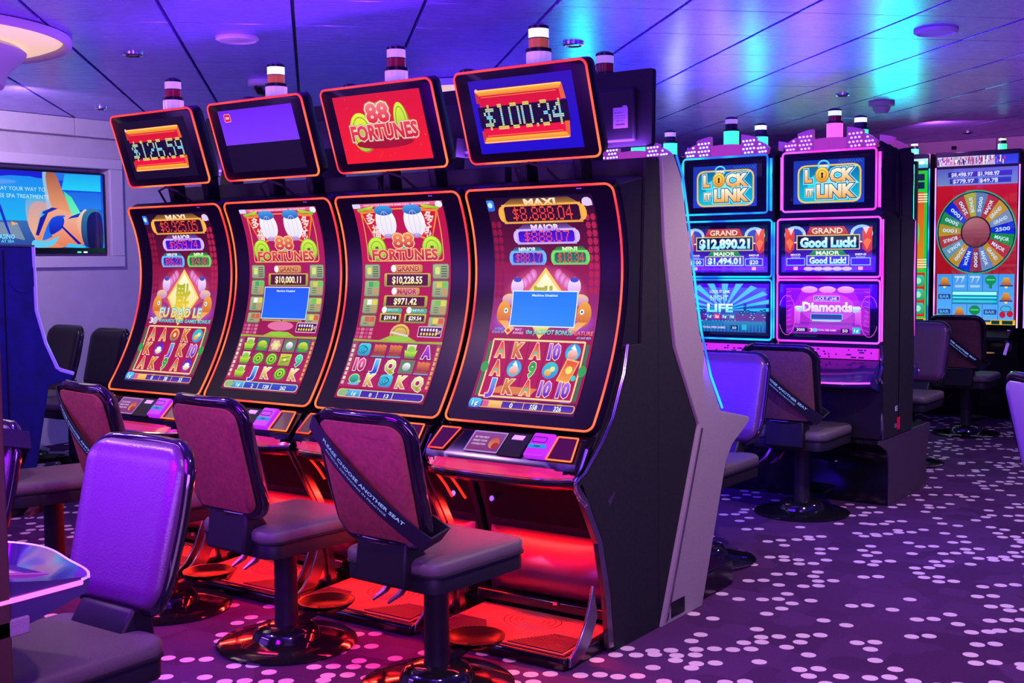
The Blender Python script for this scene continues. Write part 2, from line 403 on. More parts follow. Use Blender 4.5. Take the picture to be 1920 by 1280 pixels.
# ceiling: square metal panels on a 45 degree grid
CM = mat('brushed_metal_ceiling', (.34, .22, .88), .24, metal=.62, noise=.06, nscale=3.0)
def ceiling():
    nt = CM.node_tree; p = nt.nodes['Principled BSDF']
    tc = nt.nodes.new('ShaderNodeTexCoord'); mp = nt.nodes.new('ShaderNodeMapping')
    mp.inputs['Rotation'].default_value = (0, 0, R(-45)); mp.inputs['Scale'].default_value = (4, 160, 4)
    n = nt.nodes.new('ShaderNodeTexNoise'); n.inputs['Scale'].default_value = 1.0; n.inputs['Detail'].default_value = 6
    nt.links.new(tc.outputs['Object'], mp.inputs[0]); nt.links.new(mp.outputs[0], n.inputs['Vector'])
    r = nt.nodes.new('ShaderNodeMapRange'); r.inputs[3].default_value = .20; r.inputs[4].default_value = .36
    nt.links.new(n.outputs['Fac'], r.inputs[0]); nt.links.new(r.outputs[0], p.inputs['Roughness'])
    root = G().box(-9.2, 3.0, -3.0, 13.4, 2.74, 2.80).obj('ceiling', SAT, kind='structure')
    S1, S2 = .615, .605; c_ = math.sqrt(.5)
    me_cache = {}
    cells = []
    for i in range(-14, 16):
        for j in range(-12, 24):
            a = -.067 + S1 * i; b = 5.66 + S2 * j      # a = (x+y)/sqrt2, b = (y-x)/sqrt2
            am, bm_ = a + S1 / 2, b + S2 / 2; x, y = (am - bm_) * c_, (am + bm_) * c_
            if not (-9.15 < x < 2.6 and -2.6 < y < 13.2): continue
            d = Vector((x, y, 1.2)); k = d.dot(Fv)
            vis = k > .5 and abs(d.dot(Rv) / k) < .52 and d.dot(Uv) / k < .33
            cells.append((not vis, k, am, bm_))
    cells.sort()
    g = G(); h1, h2 = S1 / 2 - .009, S2 / 2 - .0016
    me = None; stuff = G(); n_ = 0
    for nv, k, am, bm_ in cells:
        x, y = (am - bm_) * c_, (am + bm_) * c_
        if n_ < 290 and not nv:
            if me is None:
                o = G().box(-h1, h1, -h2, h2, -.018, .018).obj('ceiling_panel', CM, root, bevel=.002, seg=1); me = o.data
            else:
                o = o0.copy(); col.objects.link(o)
            o0 = o; o.parent = root
            o.location = (x, y, 2.72 + random.uniform(-.0006, .0006)); o.rotation_euler = (0, 0, R(45)); n_ += 1
        else:
            pts = [((am + p_ - (bm_ + q)) * c_, (am + p_ + bm_ + q) * c_) for p_, q in ((-h1, -h2), (h1, -h2), (h1, h2), (-h1, h2))]
            stuff.prism(pts, 2.702, 2.735, 'z')
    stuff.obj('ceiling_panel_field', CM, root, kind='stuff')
ceiling()

WM = mat('painted_wall_lilac', (.50, .42, .52), .8, noise=.05, nscale=8)
WF = mat('niche_frame_paint', (.60, .52, .60), .7)
def walls():
    # left wall with the television niche, and the soffit above
    o = G()
    # wall with a rectangular opening y 4.9..6.37, z 1.56..2.30
    o.box(-8.95, -8.80, -3.0, 4.9, 0, 2.7); o.box(-8.95, -8.80, 6.37, 13.4, 0, 2.7)
    o.box(-8.95, -8.80, 4.9, 6.37, 0, 1.56); o.box(-8.95, -8.80, 4.9, 6.37, 2.30, 2.7); o.box(-9.0, -8.95, 4.8, 6.47, 1.5, 2.36)
    wl = o.obj('wall_left', WM, kind='structure')
    fr = G()
    fr.box(-8.80, -8.765, 4.75, 6.50, 1.465, 1.56).box(-8.80, -8.765, 4.75, 6.50, 2.30, 2.39).box(-8.80, -8.765, 6.37, 6.50, 1.56, 2.30).box(-8.80, -8.765, 4.75, 4.90, 1.56, 2.30)
    fr.obj('niche_frame', WF, wl, bevel=.006)
    y = -3.0
    k = 0
    while y < 13.2:
        G().box(-8.80, -8.70, y + .003, y + 1.497, 2.555, 2.70).obj('soffit_panel', WM, wl, bevel=.003); y += 1.5; k += 1
    # far wall with its band
    wr = G().box(-8.8, 3.0, 13.05, 13.2, 0, 2.7).obj('wall_back', WM, kind='structure')
    x = -8.7
    while x < 2.9:
        G().box(x + .003, x + 1.397, 12.98, 13.05, 2.36, 2.70).obj('fascia_panel', mat('lilac_fascia', (.62, .40, .62), .6), wr, bevel=.003); x += 1.4
    G().box(-3.55, -3.50, 12.965, 12.98, 2.60, 2.64).obj('sensor_box', SAT, wr)
walls()

# ------------------------------------------------------------------ tower light (candle) on top of a machine
def tower(parent, x, y, z, top, mid, low, r=.053, h=.21, chrome=True):
    """clear fluted body, then a coloured band, then a lit band and a dark cap"""
    t = G()
    n = 28; rings = []
    for zz in (0, h * .52):
        rings.append([(x + (r * (1 - .06 * (k % 2))) * math.cos(2 * math.pi * k / n), y + (r * (1 - .06 * (k % 2))) * math.sin(2 * math.pi * k / n), z + zz) for k in range(n)])
    t.loft(rings); b = t.obj('tower_light', low, parent, flat=True)
    G().lathe([(r * 1.04, h * .50), (r * 1.04, h * .56), (r * .8, h * .58)], 24, (x, y, z)).obj('collar', BLK, b)
    G().lathe([(r * .80, h * .56), (r * .80, h * .73)], 24, (x, y, z)).obj('lens', mid, b)
    G().lathe([(r * .80, h * .745), (r * .80, h * .90)], 24, (x, y, z)).obj('lens', top, b)
    G().lathe([(r * .84, h * .73), (r * .84, h * .745)], 24, (x, y, z)).obj('collar', BLK, b)
    G().lathe([(r * .84, h * .90), (r * .82, h * .95), (r * .5, h * .99), (r * .1, h)], 24, (x, y, z)).obj('cap', BLK, b)
    return b

# ------------------------------------------------------------------ curved-screen machines, front row
Y0 = 3.83; XC = [-4.845, -4.112, -3.379, -2.645]
PC = (-0.13328774, -0.63920437, 0.22054479, 0.10953326)
def by(z):
    q = z - 1.3; return ((PC[0] * q + PC[1]) * q + PC[2]) * q + PC[3]
ZB, ZT = .852, 1.787
ZS = [ZB + (ZT - ZB) * i / 80 for i in range(81)]; AL = [0]
for i in range(80): AL.append(AL[-1] + math.hypot(ZS[i + 1] - ZS[i], by(ZS[i + 1]) - by(ZS[i])))
LEN = AL[-1]
def zt(s):  # arc length -> z
    s = max(0, min(LEN, s)); i = 0
    while i < 79 and AL[i + 1] < s: i += 1
    return ZS[i] + (ZS[i + 1] - ZS[i]) * (s - AL[i]) / (AL[i + 1] - AL[i])
def curve(x, s, d):
    """x across, s arc length from the bottom, d out of the face towards the player"""
    z = zt(s); dy = (by(z + .01) - by(z - .01)) / .02; L = math.hypot(1, dy)
    return (x, by(z) - d / L, z + d * dy / L)

def reel_symbol(A, k, x, y, sx, sy):
    """one reel symbol centred on x,y"""
    W = H('ffffff')
    def T(t, c1, c2, out='fff0d0', w=.62): A.text(t, x, y, sy * .74, H(c1), H(c2), w=sx * w, out=H(out), ow=.035, bold=.06)
    if k == 'A': T('A', 'd02010', 'f0a040'); A.ell(x, y + sy * .1, sx * .09, sy * .09, H('30c8b0'), n=8)
    elif k == 'K': T('K', 'd89018', 'c05010')
    elif k == 'J': T('J', '30a8f0', '8040d0', w=.45)
    elif k == '10': T('10', 'b070f0', '6018b0', w=.68)
    elif k == '9': T('9', '109020', '40c040', w=.42)
    elif k == 'Av': T('A', 'c040e0', '7018a0', 'ffffff')
    elif k == 'Kg': T('K', 'f8e890', 'b8860c', 'ffffff')
    elif k == 'Q': T('Q', 'f0f0a0', 'a0a818', 'ffffff', .7)
    elif k == '9t': T('9', '50e8b0', '108868', 'd0ffe0', .5)
    elif k == 'Jb': T('J', '60d0ff', '1040d0', 'ffffff', .5)
    elif k == '10r': T('10', 'f060a0', 'a01850', 'ffffff', .75)
    elif k == 'coin':
        A.ell(x, y, sx * .44, sy * .46, H('3c8c10')); A.ell(x, y, sx * .37, sy * .39, H('b8e830'), H('78c010')); A.ring(x, y, sx * .26, sy * .28, .9, H('2c7010')); A.ell(x, y, sx * .1, sy * .1, H('2c6010'), n=4)
    elif k == 'ingot':
        A.rect(x - sx * .30, y - sy * .46, x + sx * .30, y + sy * .1, H('e0e8d0'), H('98b060')); A.ell(x, y - sy * .14, sx * .24, sy * .22, H('90c818'))
        A.face([(x - sx * .42, y - sy * .1), (x - sx * .2, y + sy * .02), (x + sx * .2, y + sy * .02), (x + sx * .42, y - sy * .1), (x + sx * .32, y + sy * .34), (x - sx * .32, y + sy * .34)], H('c8f020'), H('70b010'))
        A.rect(x - sx * .3, y + sy * .36, x + sx * .3, y + sy * .44, H('509010'))
    elif k == 'turtle':
        A.rect(x - sx * .44, y - sy * .44, x + sx * .44, y + sy * .44, H('107868')); A.ell(x - sx * .02, y, sx * .36, sy * .3, H('d8e818'), H('5c9010')); A.ell(x + sx * .28, y + sy * .12, sx * .14, sy * .12, H('a0b810'), n=8); A.ell(x, y + sy * .3, sx * .4, sy * .1, H('48a018'), n=8)
    elif k == 'turtleb':
        A.ell(x - sx * .05, y - sy * .03, sx * .36, sy * .34, H('30c8a0'), H('106858')); A.ring(x - sx * .05, y - sy * .03, sx * .36, sy * .34, .7, H('c8f080')); A.ell(x + sx * .32, y + sy * .14, sx * .14, sy * .12, H('80d890'), n=8); A.ell(x, y + sy * .33, sx * .42, sy * .09, H('60b8e0'), n=8)
    elif k == 'flower':
        A.rect(x - sx * .46, y - sy * .46, x + sx * .46, y + sy * .46, H('a87868'))
        for q in range(6): A.ell(x + sx * .24 * math.cos(q * 1.047), y + sy * .24 * math.sin(q * 1.047), sx * .15, sy * .15, H('e8c8a8'), n=6)
        A.ell(x, y, sx * .16, sy * .16, H('f0f070'), n=8)
    elif k == 'pearl':
        A.rect(x - sx * .45, y - sy * .45, x + sx * .45, y + sy * .45, H('189060')); A.frame(x - sx * .4, y - sy * .4, x + sx * .4, y + sy * .4, .5, .8, H('c03030')); A.ell(x, y, sx * .26, sy * .28, H('ffffff'), H('8c8c98'))
    elif k == 'ship':
        A.face([(x - sx * .45, y + sy * .2), (x + sx * .45, y + sy * .1), (x + sx * .3, y + sy * .4), (x - sx * .3, y + sy * .4)], H('a04010'))
        for q in (-.25, .02, .28): A.face([(x + sx * (q - .13), y - sy * .4), (x + sx * (q + .15), y - sy * .32), (x + sx * (q + .12), y + sy * .12), (x + sx * (q - .12), y + sy * .14)], H('e88030'), H('a04810'))
        A.rect(x - sx * .46, y + sy * .38, x + sx * .46, y + sy * .46, H('40a8d0'))
    elif k == 'phoenix':
        A.rrect(x - sx * .42, y - sy * .42, x + sx * .42, y + sy * .42, 3, H('30d8e8'), H('1890b8'))
        for q in range(3): A.ring(x - sx * .1 + q * sx * .1, y, sx * (.32 - q * .08), sy * (.3 - q * .07), .7, H('106890'), 10)
    elif k == 'tile':
        A.rect(x - sx * .42, y - sy * .42, x + sx * .42, y + sy * .42, H('c8d830'), H('88a010'))
        A.line(x - sx * .3, y - sy * .1, x + sx * .3, y - sy * .25, .8, H('5c7008')); A.line(x - sx * .25, y + sy * .2, x + sx * .3, y + sy * .05, .8, H('5c7008')); A.ell(x, y, sx * .12, sy * .1, H('f0f080'), n=6)
    elif k == 'orb':   # round blue emblem
        A.ell(x, y, sx * .42, sy * .46, H('1898e8'), H('10c8d8')); A.ell(x, y + sy * .1, sx * .28, sy * .26, H('f8d0c8'), H('e07858')); A.face([(x - sx * .15, y - sy * .2), (x, y - sy * .42), (x + sx * .2, y - sy * .1)], H('ffffff'))
    elif k == 'gourd':
        A.ell(x, y, sx * .45, sy * .46, H('20c8c0'), H('2088e0')); A.ell(x - sx * .1, y + sy * .12, sx * .2, sy * .2, H('f8d060'), H('d88820')); A.ell(x + sx * .12, y - sy * .08, sx * .15, sy * .15, H('f8e090'), n=8)
    elif k == 'pot':
        A.ell(x, y, sx * .42, sy * .44, H('5020b0'), H('8040d0')); A.ell(x, y + sy * .05, sx * .3, sy * .3, H('fff0d0'), H('e0b070'), n=10, a0=0, a1=180); A.ell(x, y - sy * .02, sx * .22, sy * .14, H('ffffff'), n=8)
    elif k == 'medal':
        A.ell(x, y, sx * .42, sy * .44, H('f0c040'), H('188860')); A.ell(x, y, sx * .28, sy * .3, H('e03818')); A.ell(x, y, sx * .14, sy * .16, H('f8d0a0'), n=8)
    elif k == 'card':
        q = [(-.30, -.15), (.18, -.62), (.52, -.5), (.12, .52), (-.38, .40)]
        q = [(-.22, -.62), (.42, -.50), (.12, .62), (-.50, .48)]
        A.face([(x + a * sx * 1.15, y + b * sy * 1.1) for a, b in q], H('f8b848')); A.face([(x + a * sx * .95, y + b * sy * .95) for a, b in q], H('e04018'), H('f0a030'))
        A.ell(x, y - 1, sx * .2, sy * .22, H('f8e060'), n=8); A.ell(x + sx * .35, y + sy * .35, sx * .14, sy * .16, H('30c8c0'), n=8)

def reels(A, rows, x0, x1, ys, sy, line=None):
    sx = (x1 - x0) / 5
    for r_, y in zip(rows, ys):
        for i, k in enumerate(r_): reel_symbol(A, k, x0 + sx * (i + .5), y, sx * .96, sy)

def jackpot_panel(A, x0, y0, x1, y1, amt, fr, bg, bg2, title, tcol, tw, th, big=1):
    cx = (x0 + x1) / 2; m = (y0 + y1) / 2
    A.face([(cx - (x1 - x0) * .36, y0 - th * .9), (cx + (x1 - x0) * .36, y0 - th * .9), (cx + (x1 - x0) * .5, y0 + 1), (cx - (x1 - x0) * .5, y0 + 1)], tuple(c * .10 for c in tcol), tuple(c * .45 for c in tcol))
    A.ell(x0, m, (x1 - x0) * .06, (y1 - y0) * .42, fr, n=12); A.ell(x1, m, (x1 - x0) * .06, (y1 - y0) * .42, fr, n=12)
    A.rect(x0, y0, x1, y1, fr, tuple(c * .8 for c in fr)); A.rrect(x0 + 1.6, y0 + 1.6, x1 - 1.6, y1 - 1.6, 1.5, bg, bg2, n=1)
    A.dots(amt, cx + .5, m, (x1 - x0) * .76, (y1 - y0) * .72, H('ff4010'), H('ff5a18'), sub=1, gap=.12)
    A.text(title, cx, y0 - th * .25, th, H('fff0d8'), tcol, w=tw, out=tuple(c * .15 for c in tcol), ow=.03, bold=.05)

def display_lantern(amts, symbols, bar, disabled):
    """the jackpot game: four amounts, a lit diamond, fifteen symbols"""
    A = Art(100, 172)
    A.rect(0, 0, 100, 172, H('16041c'), H('c0103c'))
    A.rect(0, 0, 100, 60, H('08020c'), H('740c20')); A.rect(0, 52, 100, 106, H('8c0c20'), H('983080')); A.rect(0, 106, 100, 172, H('980c3c'), H('a01048'))
    for q in range(10):
        for sx in (3, 8): A.ell(sx, 22 + q * 6.2, 2.3, 2.8, H('8c1028'), n=8); A.ell(100 - sx, 18 + q * 6.2, 2.3, 2.8, H('b0203c'), n=8)
    A.rrect(-1, 2, 7, 11, 2, H('3090f0'), H('2060d8')); A.ell(3, 6, 2.4, 2.4, H('c0e8ff'), n=8)
    A.ell(94, 6, 4.6, 3.6, H('e0c8f0'), n=10); A.rect(89.5, 6, 98.6, 9, H('e0c8f0'))
    jackpot_panel(A, 14, 6, 88, 21.5, amts[0], H('ffb43c'), H('280410'), H('300818'), 'MAXI', H('ffb030'), 30, 5.2)
    jackpot_panel(A, 24, 26, 80, 38, amts[1], H('d8b8ff'), H('2010c0'), H('5010d8'), 'MAJOR', H('c080ff'), 27, 4.4)
    jackpot_panel(A, 17, 43, 49, 54, amts[2], H('70b8ff'), H('3018b0'), H('3838c8'), 'MINOR', H('60c8ff'), 17, 3.4)
    jackpot_panel(A, 57, 43, 89, 54, amts[3], H('70e060'), H('086048'), H('087858'), 'MINI', H('70f040'), 14, 3.4)
    # glow and diamond
    A.glow(50, 80, 42, 26, H('ff7088'), H('921c48')); A.glow(16, 98, 16, 10, H('a050e0'), H('942868')); A.glow(84, 98, 16, 10, H('a050e0'), H('942868'))
    for k in range(4):
        for s_ in (-1, 1): A.glow(50 + s_ * (12 + k * 4), 62 + k * 3, 4, 5, H('e8a0f0'), H('d05080'), 10)
    A.face([(50, 56), (74, 84), (50, 112), (26, 84)], H('ffd060')); A.face([(50, 60), (71, 84), (50, 108), (29, 84)], H('fff8d8'), H('e8d840'))
    A.text('\u798f', 50, 82, 18, H('e8c810'), H('a8b000'), w=22, rot=180, bold=.03)
    # pale round lanterns and gold carp bodies either side
    for s in (-1, 1):
        A.ell(50 + s * 27, 71, 6.2, 7.6, H('f8e8f8'), H('d090e0')); A.ell(50 + s * 27, 65.5, 4, 2, H('4048c0'), n=10)
        A.ell(50 + s * 33, 81, 8, 4.6, H('f0c888'), H('b878d8'))
        A.ell(50 + s * 38, 92, 6.8, 10, H('f0a820'), H('c85010')); A.face([(50 + s * 33, 98), (50 + s * 42, 98), (50 + s * 30, 108), (50 + s * 25, 104)], H('f0a830'), H('e8b0a0'))
        A.ell(50 + s * 36, 90, 2, 2.2, H('e8ffff'), n=8); A.ell(50 + s * 36, 90, 1, 1.1, H('1048b0'), n=6)
    if disabled:
        A.rect(19, 74, 81, 102.5, H('e8f4ff')); A.rect(19.8, 74.8, 80.2, 101.7, H('0878f0'), H('1088f8')); A.text('Machine Disabled', 50, 77.6, 1.7, H('e0f8ff'), w=24)
        A.text('A FULL', 10, 104.6, 1.8, H('40b8ff'), w=9); A.text('STACK OF', 9.5, 107.3, 1.8, H('40b8ff'), w=12)
        A.face([(19, 102.5), (23, 106), (19, 109.5), (15, 106)], H('f8d060')); A.face([(19, 104), (21.5, 106), (19, 108), (16.5, 106)], H('e04020'))
        A.text('MAY', 29, 104.8, 1.9, H('f0b0e0'), w=6.5); A.text('AWARD', 29, 107.6, 1.9, H('f0b0e0'), w=10.5)
        A.text('the JACKPOT BONUS', 58, 106.4, 3.6, H('80f8e0'), H('40c8c0'), w=43, out=H('200838')); A.text('FEATURE', 89.5, 106.4, 3.2, H('f890a0'), H('f06868'), w=19, out=H('300818')); A.text('AT ANY BET!', 91, 110, 1.5, H('80c8ff'), w=13)
    else:
        A.text('FU DAO LE', 50, 99, 9, H('90f8ff'), H('f8e020'), w=64, out=H('184890'), ow=.03, out2=H('f8b848'))
        A.text('3', 8, 107.5, 5.5, H('ffffff'), w=5, out=H('8040c0')); A.ell(14, 107.5, 4, 4, H('c0c0c8'), n=10)
        A.text('AWARDS FREE GAMES BONUS', 59, 107.5, 3.4, H('80f0d8'), H('40c8e0'), w=78, out=H('200838'))
    # reel window
    A.frame(6, 112.5, 94, 161, 1.5, 1.5, H('f0d890')); A.rect(2.5, 115, 5, 160, H('107838')); A.rect(95, 115, 97.5, 160, H('107838'))
    A.rect(7.5, 114, 92.5, 159.5, H('a80c38'), H('b41048'))
    for k in range(1, 5): A.line(7.5 + 17 * k, 114, 7.5 + 17 * k, 159.5, .6, H('501058'))
    A.ell(4, 136, 3.6, 4.6, H('20a040')); A.ell(96, 136, 3.6, 4.6, H('20a040'))
    if disabled: A.face([(12, 157), (25, 151), (60, 152), (55, 158)], H('d88030'))
    reels(A, symbols, 7.5, 92.5, (121.5, 136.5, 151.5), 15)
    # bottom meters
    A.rect(0, 162, 100, 172, H('5c1450'), H('3c1048')); A.rrect(10, 163.5, 99, 170, 2, H('e8a838')); A.rrect(11, 164.2, 98, 169.3, 1.5, H('3820a0'), H('5838a8'))
    A.rrect(0, 162.6, 12, 170.6, 3, H('50d0ff'), H('1070d8')); A.text('1\u00a2', 6, 166.6, 4.4, H('e8fcff'), w=6, out=H('1050a0'))
    A.rect(13, 164.2, 19, 169.3, H('d85890')); A.rect(19, 164.2, 32, 169.3, H('f8c878'), H('e8a840'))
    for x, t in zip((41, 62, 84), bar): A.text(t, x, 167, 3.8, H('f0ffff'), w=1.9 * len(t) + 1.0); A.rect(x - 1, 163.2, x + 3, 164.5, H('c8b020'))
    for x in (52, 70): A.rect(x, 164, x + .7, 169.5, H('f0b040'))
    A.text('WINTOPS', 88, 161, 1.2, H('a0a0ff'), w=9)
    return A

def display_coins(big, major, small, symbols, bar, disabled, bg):
    """the two red games with gold coins, banners and pay tables"""
    A = Art(100, 174); bg = H(bg); dk = tuple(c * .55 for c in bg)
    A.rect(0, 0, 100, 174, bg, dk); A.rect(0, 0, 100, 3.2, H('e86088')); A.text('VISIT US FOR FAVORITE GAME INFO   88 FORTUNES', 50, 1.6, 1.1, H('ffe8f0'), w=74)
    A.rrect(0, 0, 9, 4, 1, H('d8d0f8')); A.ell(96, 3, 4, 3, H('f0e8f8'), n=10)
    A.frame(7, 5, 93, 51, 3, 1.1, H('f0a020')); A.rrect(8, 6, 92, 50, 2.5, tuple(c * .9 for c in bg), bg)
    # hanging banners
    for s in (-1, 1):
        q = [(50 + s * 44, 7), (50 + s * 22, 6), (50 + s * 17, 30), (50 + s * 31, 35)]
        A.face(q, H('f08820')); q = [(50 + s * 41, 9), (50 + s * 24, 8), (50 + s * 19.5, 29), (50 + s * 31, 33)]
        A.face(q, H('c81020'), H('e02818'))
        A.text('\u591a', 50 + s * 33, 14, 8, H('ffd8d0'), w=10, out=H('a01020'), rot=s * -10)
        A.text('\u798f' if s < 0 else '\u8ca1', 50 + s * 29, 25, 8, H('ffd8d0'), w=10, out=H('a01020'), rot=s * -10)
        A.face([(50 + s * 46, 5), (50 + s * 27, 2.2), (50 + s * 27, 4.2), (50 + s * 45, 7.6)], H('b8f020'), H('70a010'))
    # pale round lanterns
    for s in (-1, 1):
        A.ell(50 + s * 16, 17, 11.5, 13.5, H('f8f4f0'), H('e8e0f0'), n=24); A.ell(50 + s * 16, 6.5, 10.5, 4.5, H('40a0e8'), H('1850b0')); A.ell(50 + s * 16, 29, 5, 2, H('b090d0'), n=10)
        A.line(50 + s * 16, 8, 50 + s * 16, 29, .5, H('c8c0e0')); A.ring(50 + s * 16, 18, 6, 11, .5, H('c8c0e0'), 16)
    A.ell(50, 36, 10, 5, H('50b8a0'), n=10)
    for s in (-1, 1):
        A.ell(50 + s * 31, 40, 11, 10.5, H('70a008'), n=24); A.ell(50 + s * 31, 39.5, 10, 9.5, H('d0f030'), H('90c810'), n=24); A.ring(50 + s * 31, 39.5, 7, 6.6, .8, H('78a808')); A.rect(50 + s * 31 - 1.8, 38, 50 + s * 31 + 1.8, 42, H('486008'))
    A.text('88', 50, 33, 11.5, H('f89050'), H('c82810'), w=24, out=H('fff0c0'), ow=.03, bold=.04, out2=H('c87010'))
    A.text('FORTUNES', 50, 45.2, 8.6, H('e05028'), H('b01818'), w=74, out=H('ffe8b0'), ow=.03, bold=.04, out2=H('d08818'))
    # pay tables
    for x0 in (3, 80):
        for k, (y0, y1) in enumerate(((53, 66), (67, 81.5), (82.5, 96.5), (97.5, 108))):
            A.rrect(x0, y0, x0 + 18, y1, 2, H('487840')); A.rrect(x0 + .7, y0 + .7, x0 + 17.3, y1 - .7, 1.5, H('a8b878'), H('8c9c70'))
            cc = ['58a8d0', 'e05838', '30a860', 'd8c830', 'f0f0e8', '70c040', 'c06838', 'e0d040']
            if k == 0: A.rrect(x0 + 3, y0 + 3, x0 + 8, y1 - 4, 1, H('d8e070')); [A.rect(x0 + 9.5, y0 + 2 + q * 2, x0 + 16, y0 + 3 + q * 2, H('4c5c30')) for q in range(5)]
            else:
                A.rect(x0 + 5, y0 + 1.5, x0 + 10.5, y0 + 6, H(cc[(k * 2 + (x0 > 50)) % 8])); A.rect(x0 + 11, y0 + 1.5, x0 + 16.5, y0 + 6, H(cc[(k * 2 + 3) % 8]))
                for q in range(4):
                    if y0 + 7 + q * 2 < y1 - 1.6: A.rect(x0 + 11, y0 + 7 + q * 2, x0 + 16.5, y0 + 8.3 + q * 2, H('d09050')); A.rect(x0 + 4, y0 + 7 + q * 2, x0 + 9, y0 + 7.8 + q * 2, H('607048'))
    # grand
    def amount(y0, y1, x0, x1, t, h, w_, tt, ty, th_, tw, tc):
        A.rrect(x0 - 3, y0 - 1, x1 + 3, y1 + 1, 1.5, H('c8b020'), H('809010')); A.rect(x0, y0, x1, y1, H('500818')); A.text(t, (x0 + x1) / 2, (y0 + y1) / 2, h, H('fffff0'), H('f8f070'), w=w_, bold=.03)
        A.rrect((x0 + x1) / 2 - tw * .68, ty - th_ * .75, (x0 + x1) / 2 + tw * .68, ty + th_ * .75, 2, H('d0a030'), H('c88020')); A.text(tt, (x0 + x1) / 2 + 1, ty, th_, H('d85020'), H('901808'), w=tw, out=H(tc), bold=.05)
        A.ell((x0 + x1) / 2 - tw * .62, ty, 3, 3.2, H('f0f0f0'), n=10)
    amount(62, 71.5, 29, 75, big, 5.8, 34, 'GRAND', 57, 4.4, 25, 'ffe8a0')
    if disabled:
        A.rect(21.5, 73.5, 80.5, 103.5, H('d0e8ff')); A.rect(22.3, 74.3, 79.7, 102.7, H('0858f0'), H('0868f8')); A.text('Machine Disabled', 50, 77.2, 1.7, H('e0f0ff'), w=24)
        for s in (0, 1): A.rect(24 + s * 27, 104.2, 49 + s * 27, 105.4, H('a8b010'))
        A.ell(50, 110, 17, 4.5, H('e070a0'))
    else:
        amount(81, 89, 30, 73, major, 5.2, 26, 'MAJOR', 76.4, 4.2, 22, 'd8b0ff')
        for s, t, n_ in ((0, small[0], 'MINOR'), (1, small[1], 'MINI')):
            A.rrect(25 + s * 28, 95.5, 49 + s * 28, 103.5, 1, H('c8c020'), H('809010')); A.rect(27 + s * 28, 96.8, 47 + s * 28, 102, H('400810')); A.text(t, 37 + s * 28, 99.4, 3.2, H('fffff0'), w=14)
            A.rrect(27 + s * 28, 91, 49 + s * 28, 95, 1.4, H('40b090')); A.text(n_, 39 + s * 28, 93, 2.6, H('c8fff0'), H('30a8a0'), w=12, out=H('085848')); A.ell(29 + s * 28, 92.6, 3, 3, H('f0f0f0'), n=8)
        A.ell(51, 113, 11, 8.5, H('e8c850'), H('b07020')); A.ring(51, 113, 8.5, 6.5, 1, H('a07818')); A.line(41, 112, 61, 115, 1.6, H('d0d8d8'))
    A.face([(0, 119), (30, 119.5), (40, 115.5), (62, 115.5), (72, 119.5), (100, 119), (100, 121), (0, 121)], H('c8a818'), H('90b010'))
    A.ell(51, 117.6, 14, 2.4, H('90c820'), n=14)
    A.rrect(71, 106, 97, 115.5, 1, H('f0b0d8')); A.rect(71.8, 106.8, 96.2, 114.7, H('380848'))
    for q in range(6):
        for r_ in (0, 1): A.ell(75 + q * 3.2, 109 + r_ * 3.6, 1.2, 1.4, H(('f0e0ff', 'f0d020')[r_]), n=6)
    A.text('ALL UP', 93, 110.8, 3, H('fff0c0'), w=5)
    for q in range(12): A.rrect(1 + (q % 4) * 5, 109 + (q // 4) * 3.4, 5 + (q % 4) * 5, 111.6 + (q // 4) * 3.4, .5, H('d07890' if q % 2 else 'c04878'))
    # reel window
    A.rect(0, 121, 100, 163, H('984858'), H('b02050')); A.rect(7, 121.5, 95, 162.5, H('8c1848'), H('b41850'))
    for k in range(1, 5): A.line(7 + 17.6 * k, 121.5, 7 + 17.6 * k, 162.5, .5, H('601038'))
    for k in (1, 2): A.line(7, 121.5 + 13.7 * k, 95, 121.5 + 13.7 * k, .5, H('601038'))
    for k in range(9): A.rect(1.5, 124 + k * 4.2, 4.5, 127 + k * 4.2, H(('d8c0b0', 'e8e0d0')[k % 2])); A.rect(96, 124 + k * 4.2, 98.5, 127 + k * 4.2, H('e0a838'))
    reels(A, symbols, 7, 95, (128.4, 142, 155.6), 13.4)
    A.rrect(2, 165, 98, 172.5, 3, H('c8d0a0')); A.rrect(3, 165.8, 97, 171.7, 2.6, H('2850c8') if disabled else H('3020a0'), H('2038b0') if disabled else H('4828a8'))
    A.rrect(3, 165.8, 14, 171.7, 2.6, H('90b870')); A.rect(14, 165.8, 28, 171.7, H('58b8e8'), H('2888d8')); A.text('1\u00a2', 21, 168.8, 3.4, H('e8f8ff'), w=5)
    for x, t in zip((40, 58, 80), bar): A.text(t, x, 169.2, 3.4, H('f0f8ff'), w=2.2 * len(t) + .6)
    for x in (28, 47, 64): A.rect(x, 165.8, x + .9, 171.7, H('d8d8c0'))
    return A

def topper_amount(t, bgc, w_=104, off=0):
    A = Art(120, 72); A.rect(0, 0, 120, 72, *bgc)
    o = off
    A.rect(9 + o, 9, 104 + o, 62, H('d01018'), H('f01030'))
    A.rect(6 + o, 26, 110 + o, 47, H('08041c'))
    for s, y in ((1, 10), (-1, 61)):
        a = y; b = y + s * 5
        A.face([(6 + o, a), (107 + o, a), (103 + o, b), (10 + o, b)], H('ffb818'), H('e88010')); A.line(7 + o, a, 106 + o, a, .9, H('fff080')); A.line(12 + o, b + s * 1.6, 100 + o, b + s * 1.6, .6, H('ff9010'))
        A.face([(107 + o, a), (109 + o, a + s * 15), (103.5 + o, a + s * 15), (103 + o, b)], H('e86020')); A.face([(6 + o, a), (6 + o, a + s * 12), (10 + o, a + s * 12), (10 + o, b)], H('c83018'))
    A.dots(t, 58 + o, 36.5, w_ - 8, 25, H('90e8ff'), H('f0e020'), sub=2, gap=.2)
    A.ell(8 + o, 10, 2, 2, H('ffc0a0'), n=8)
    return A
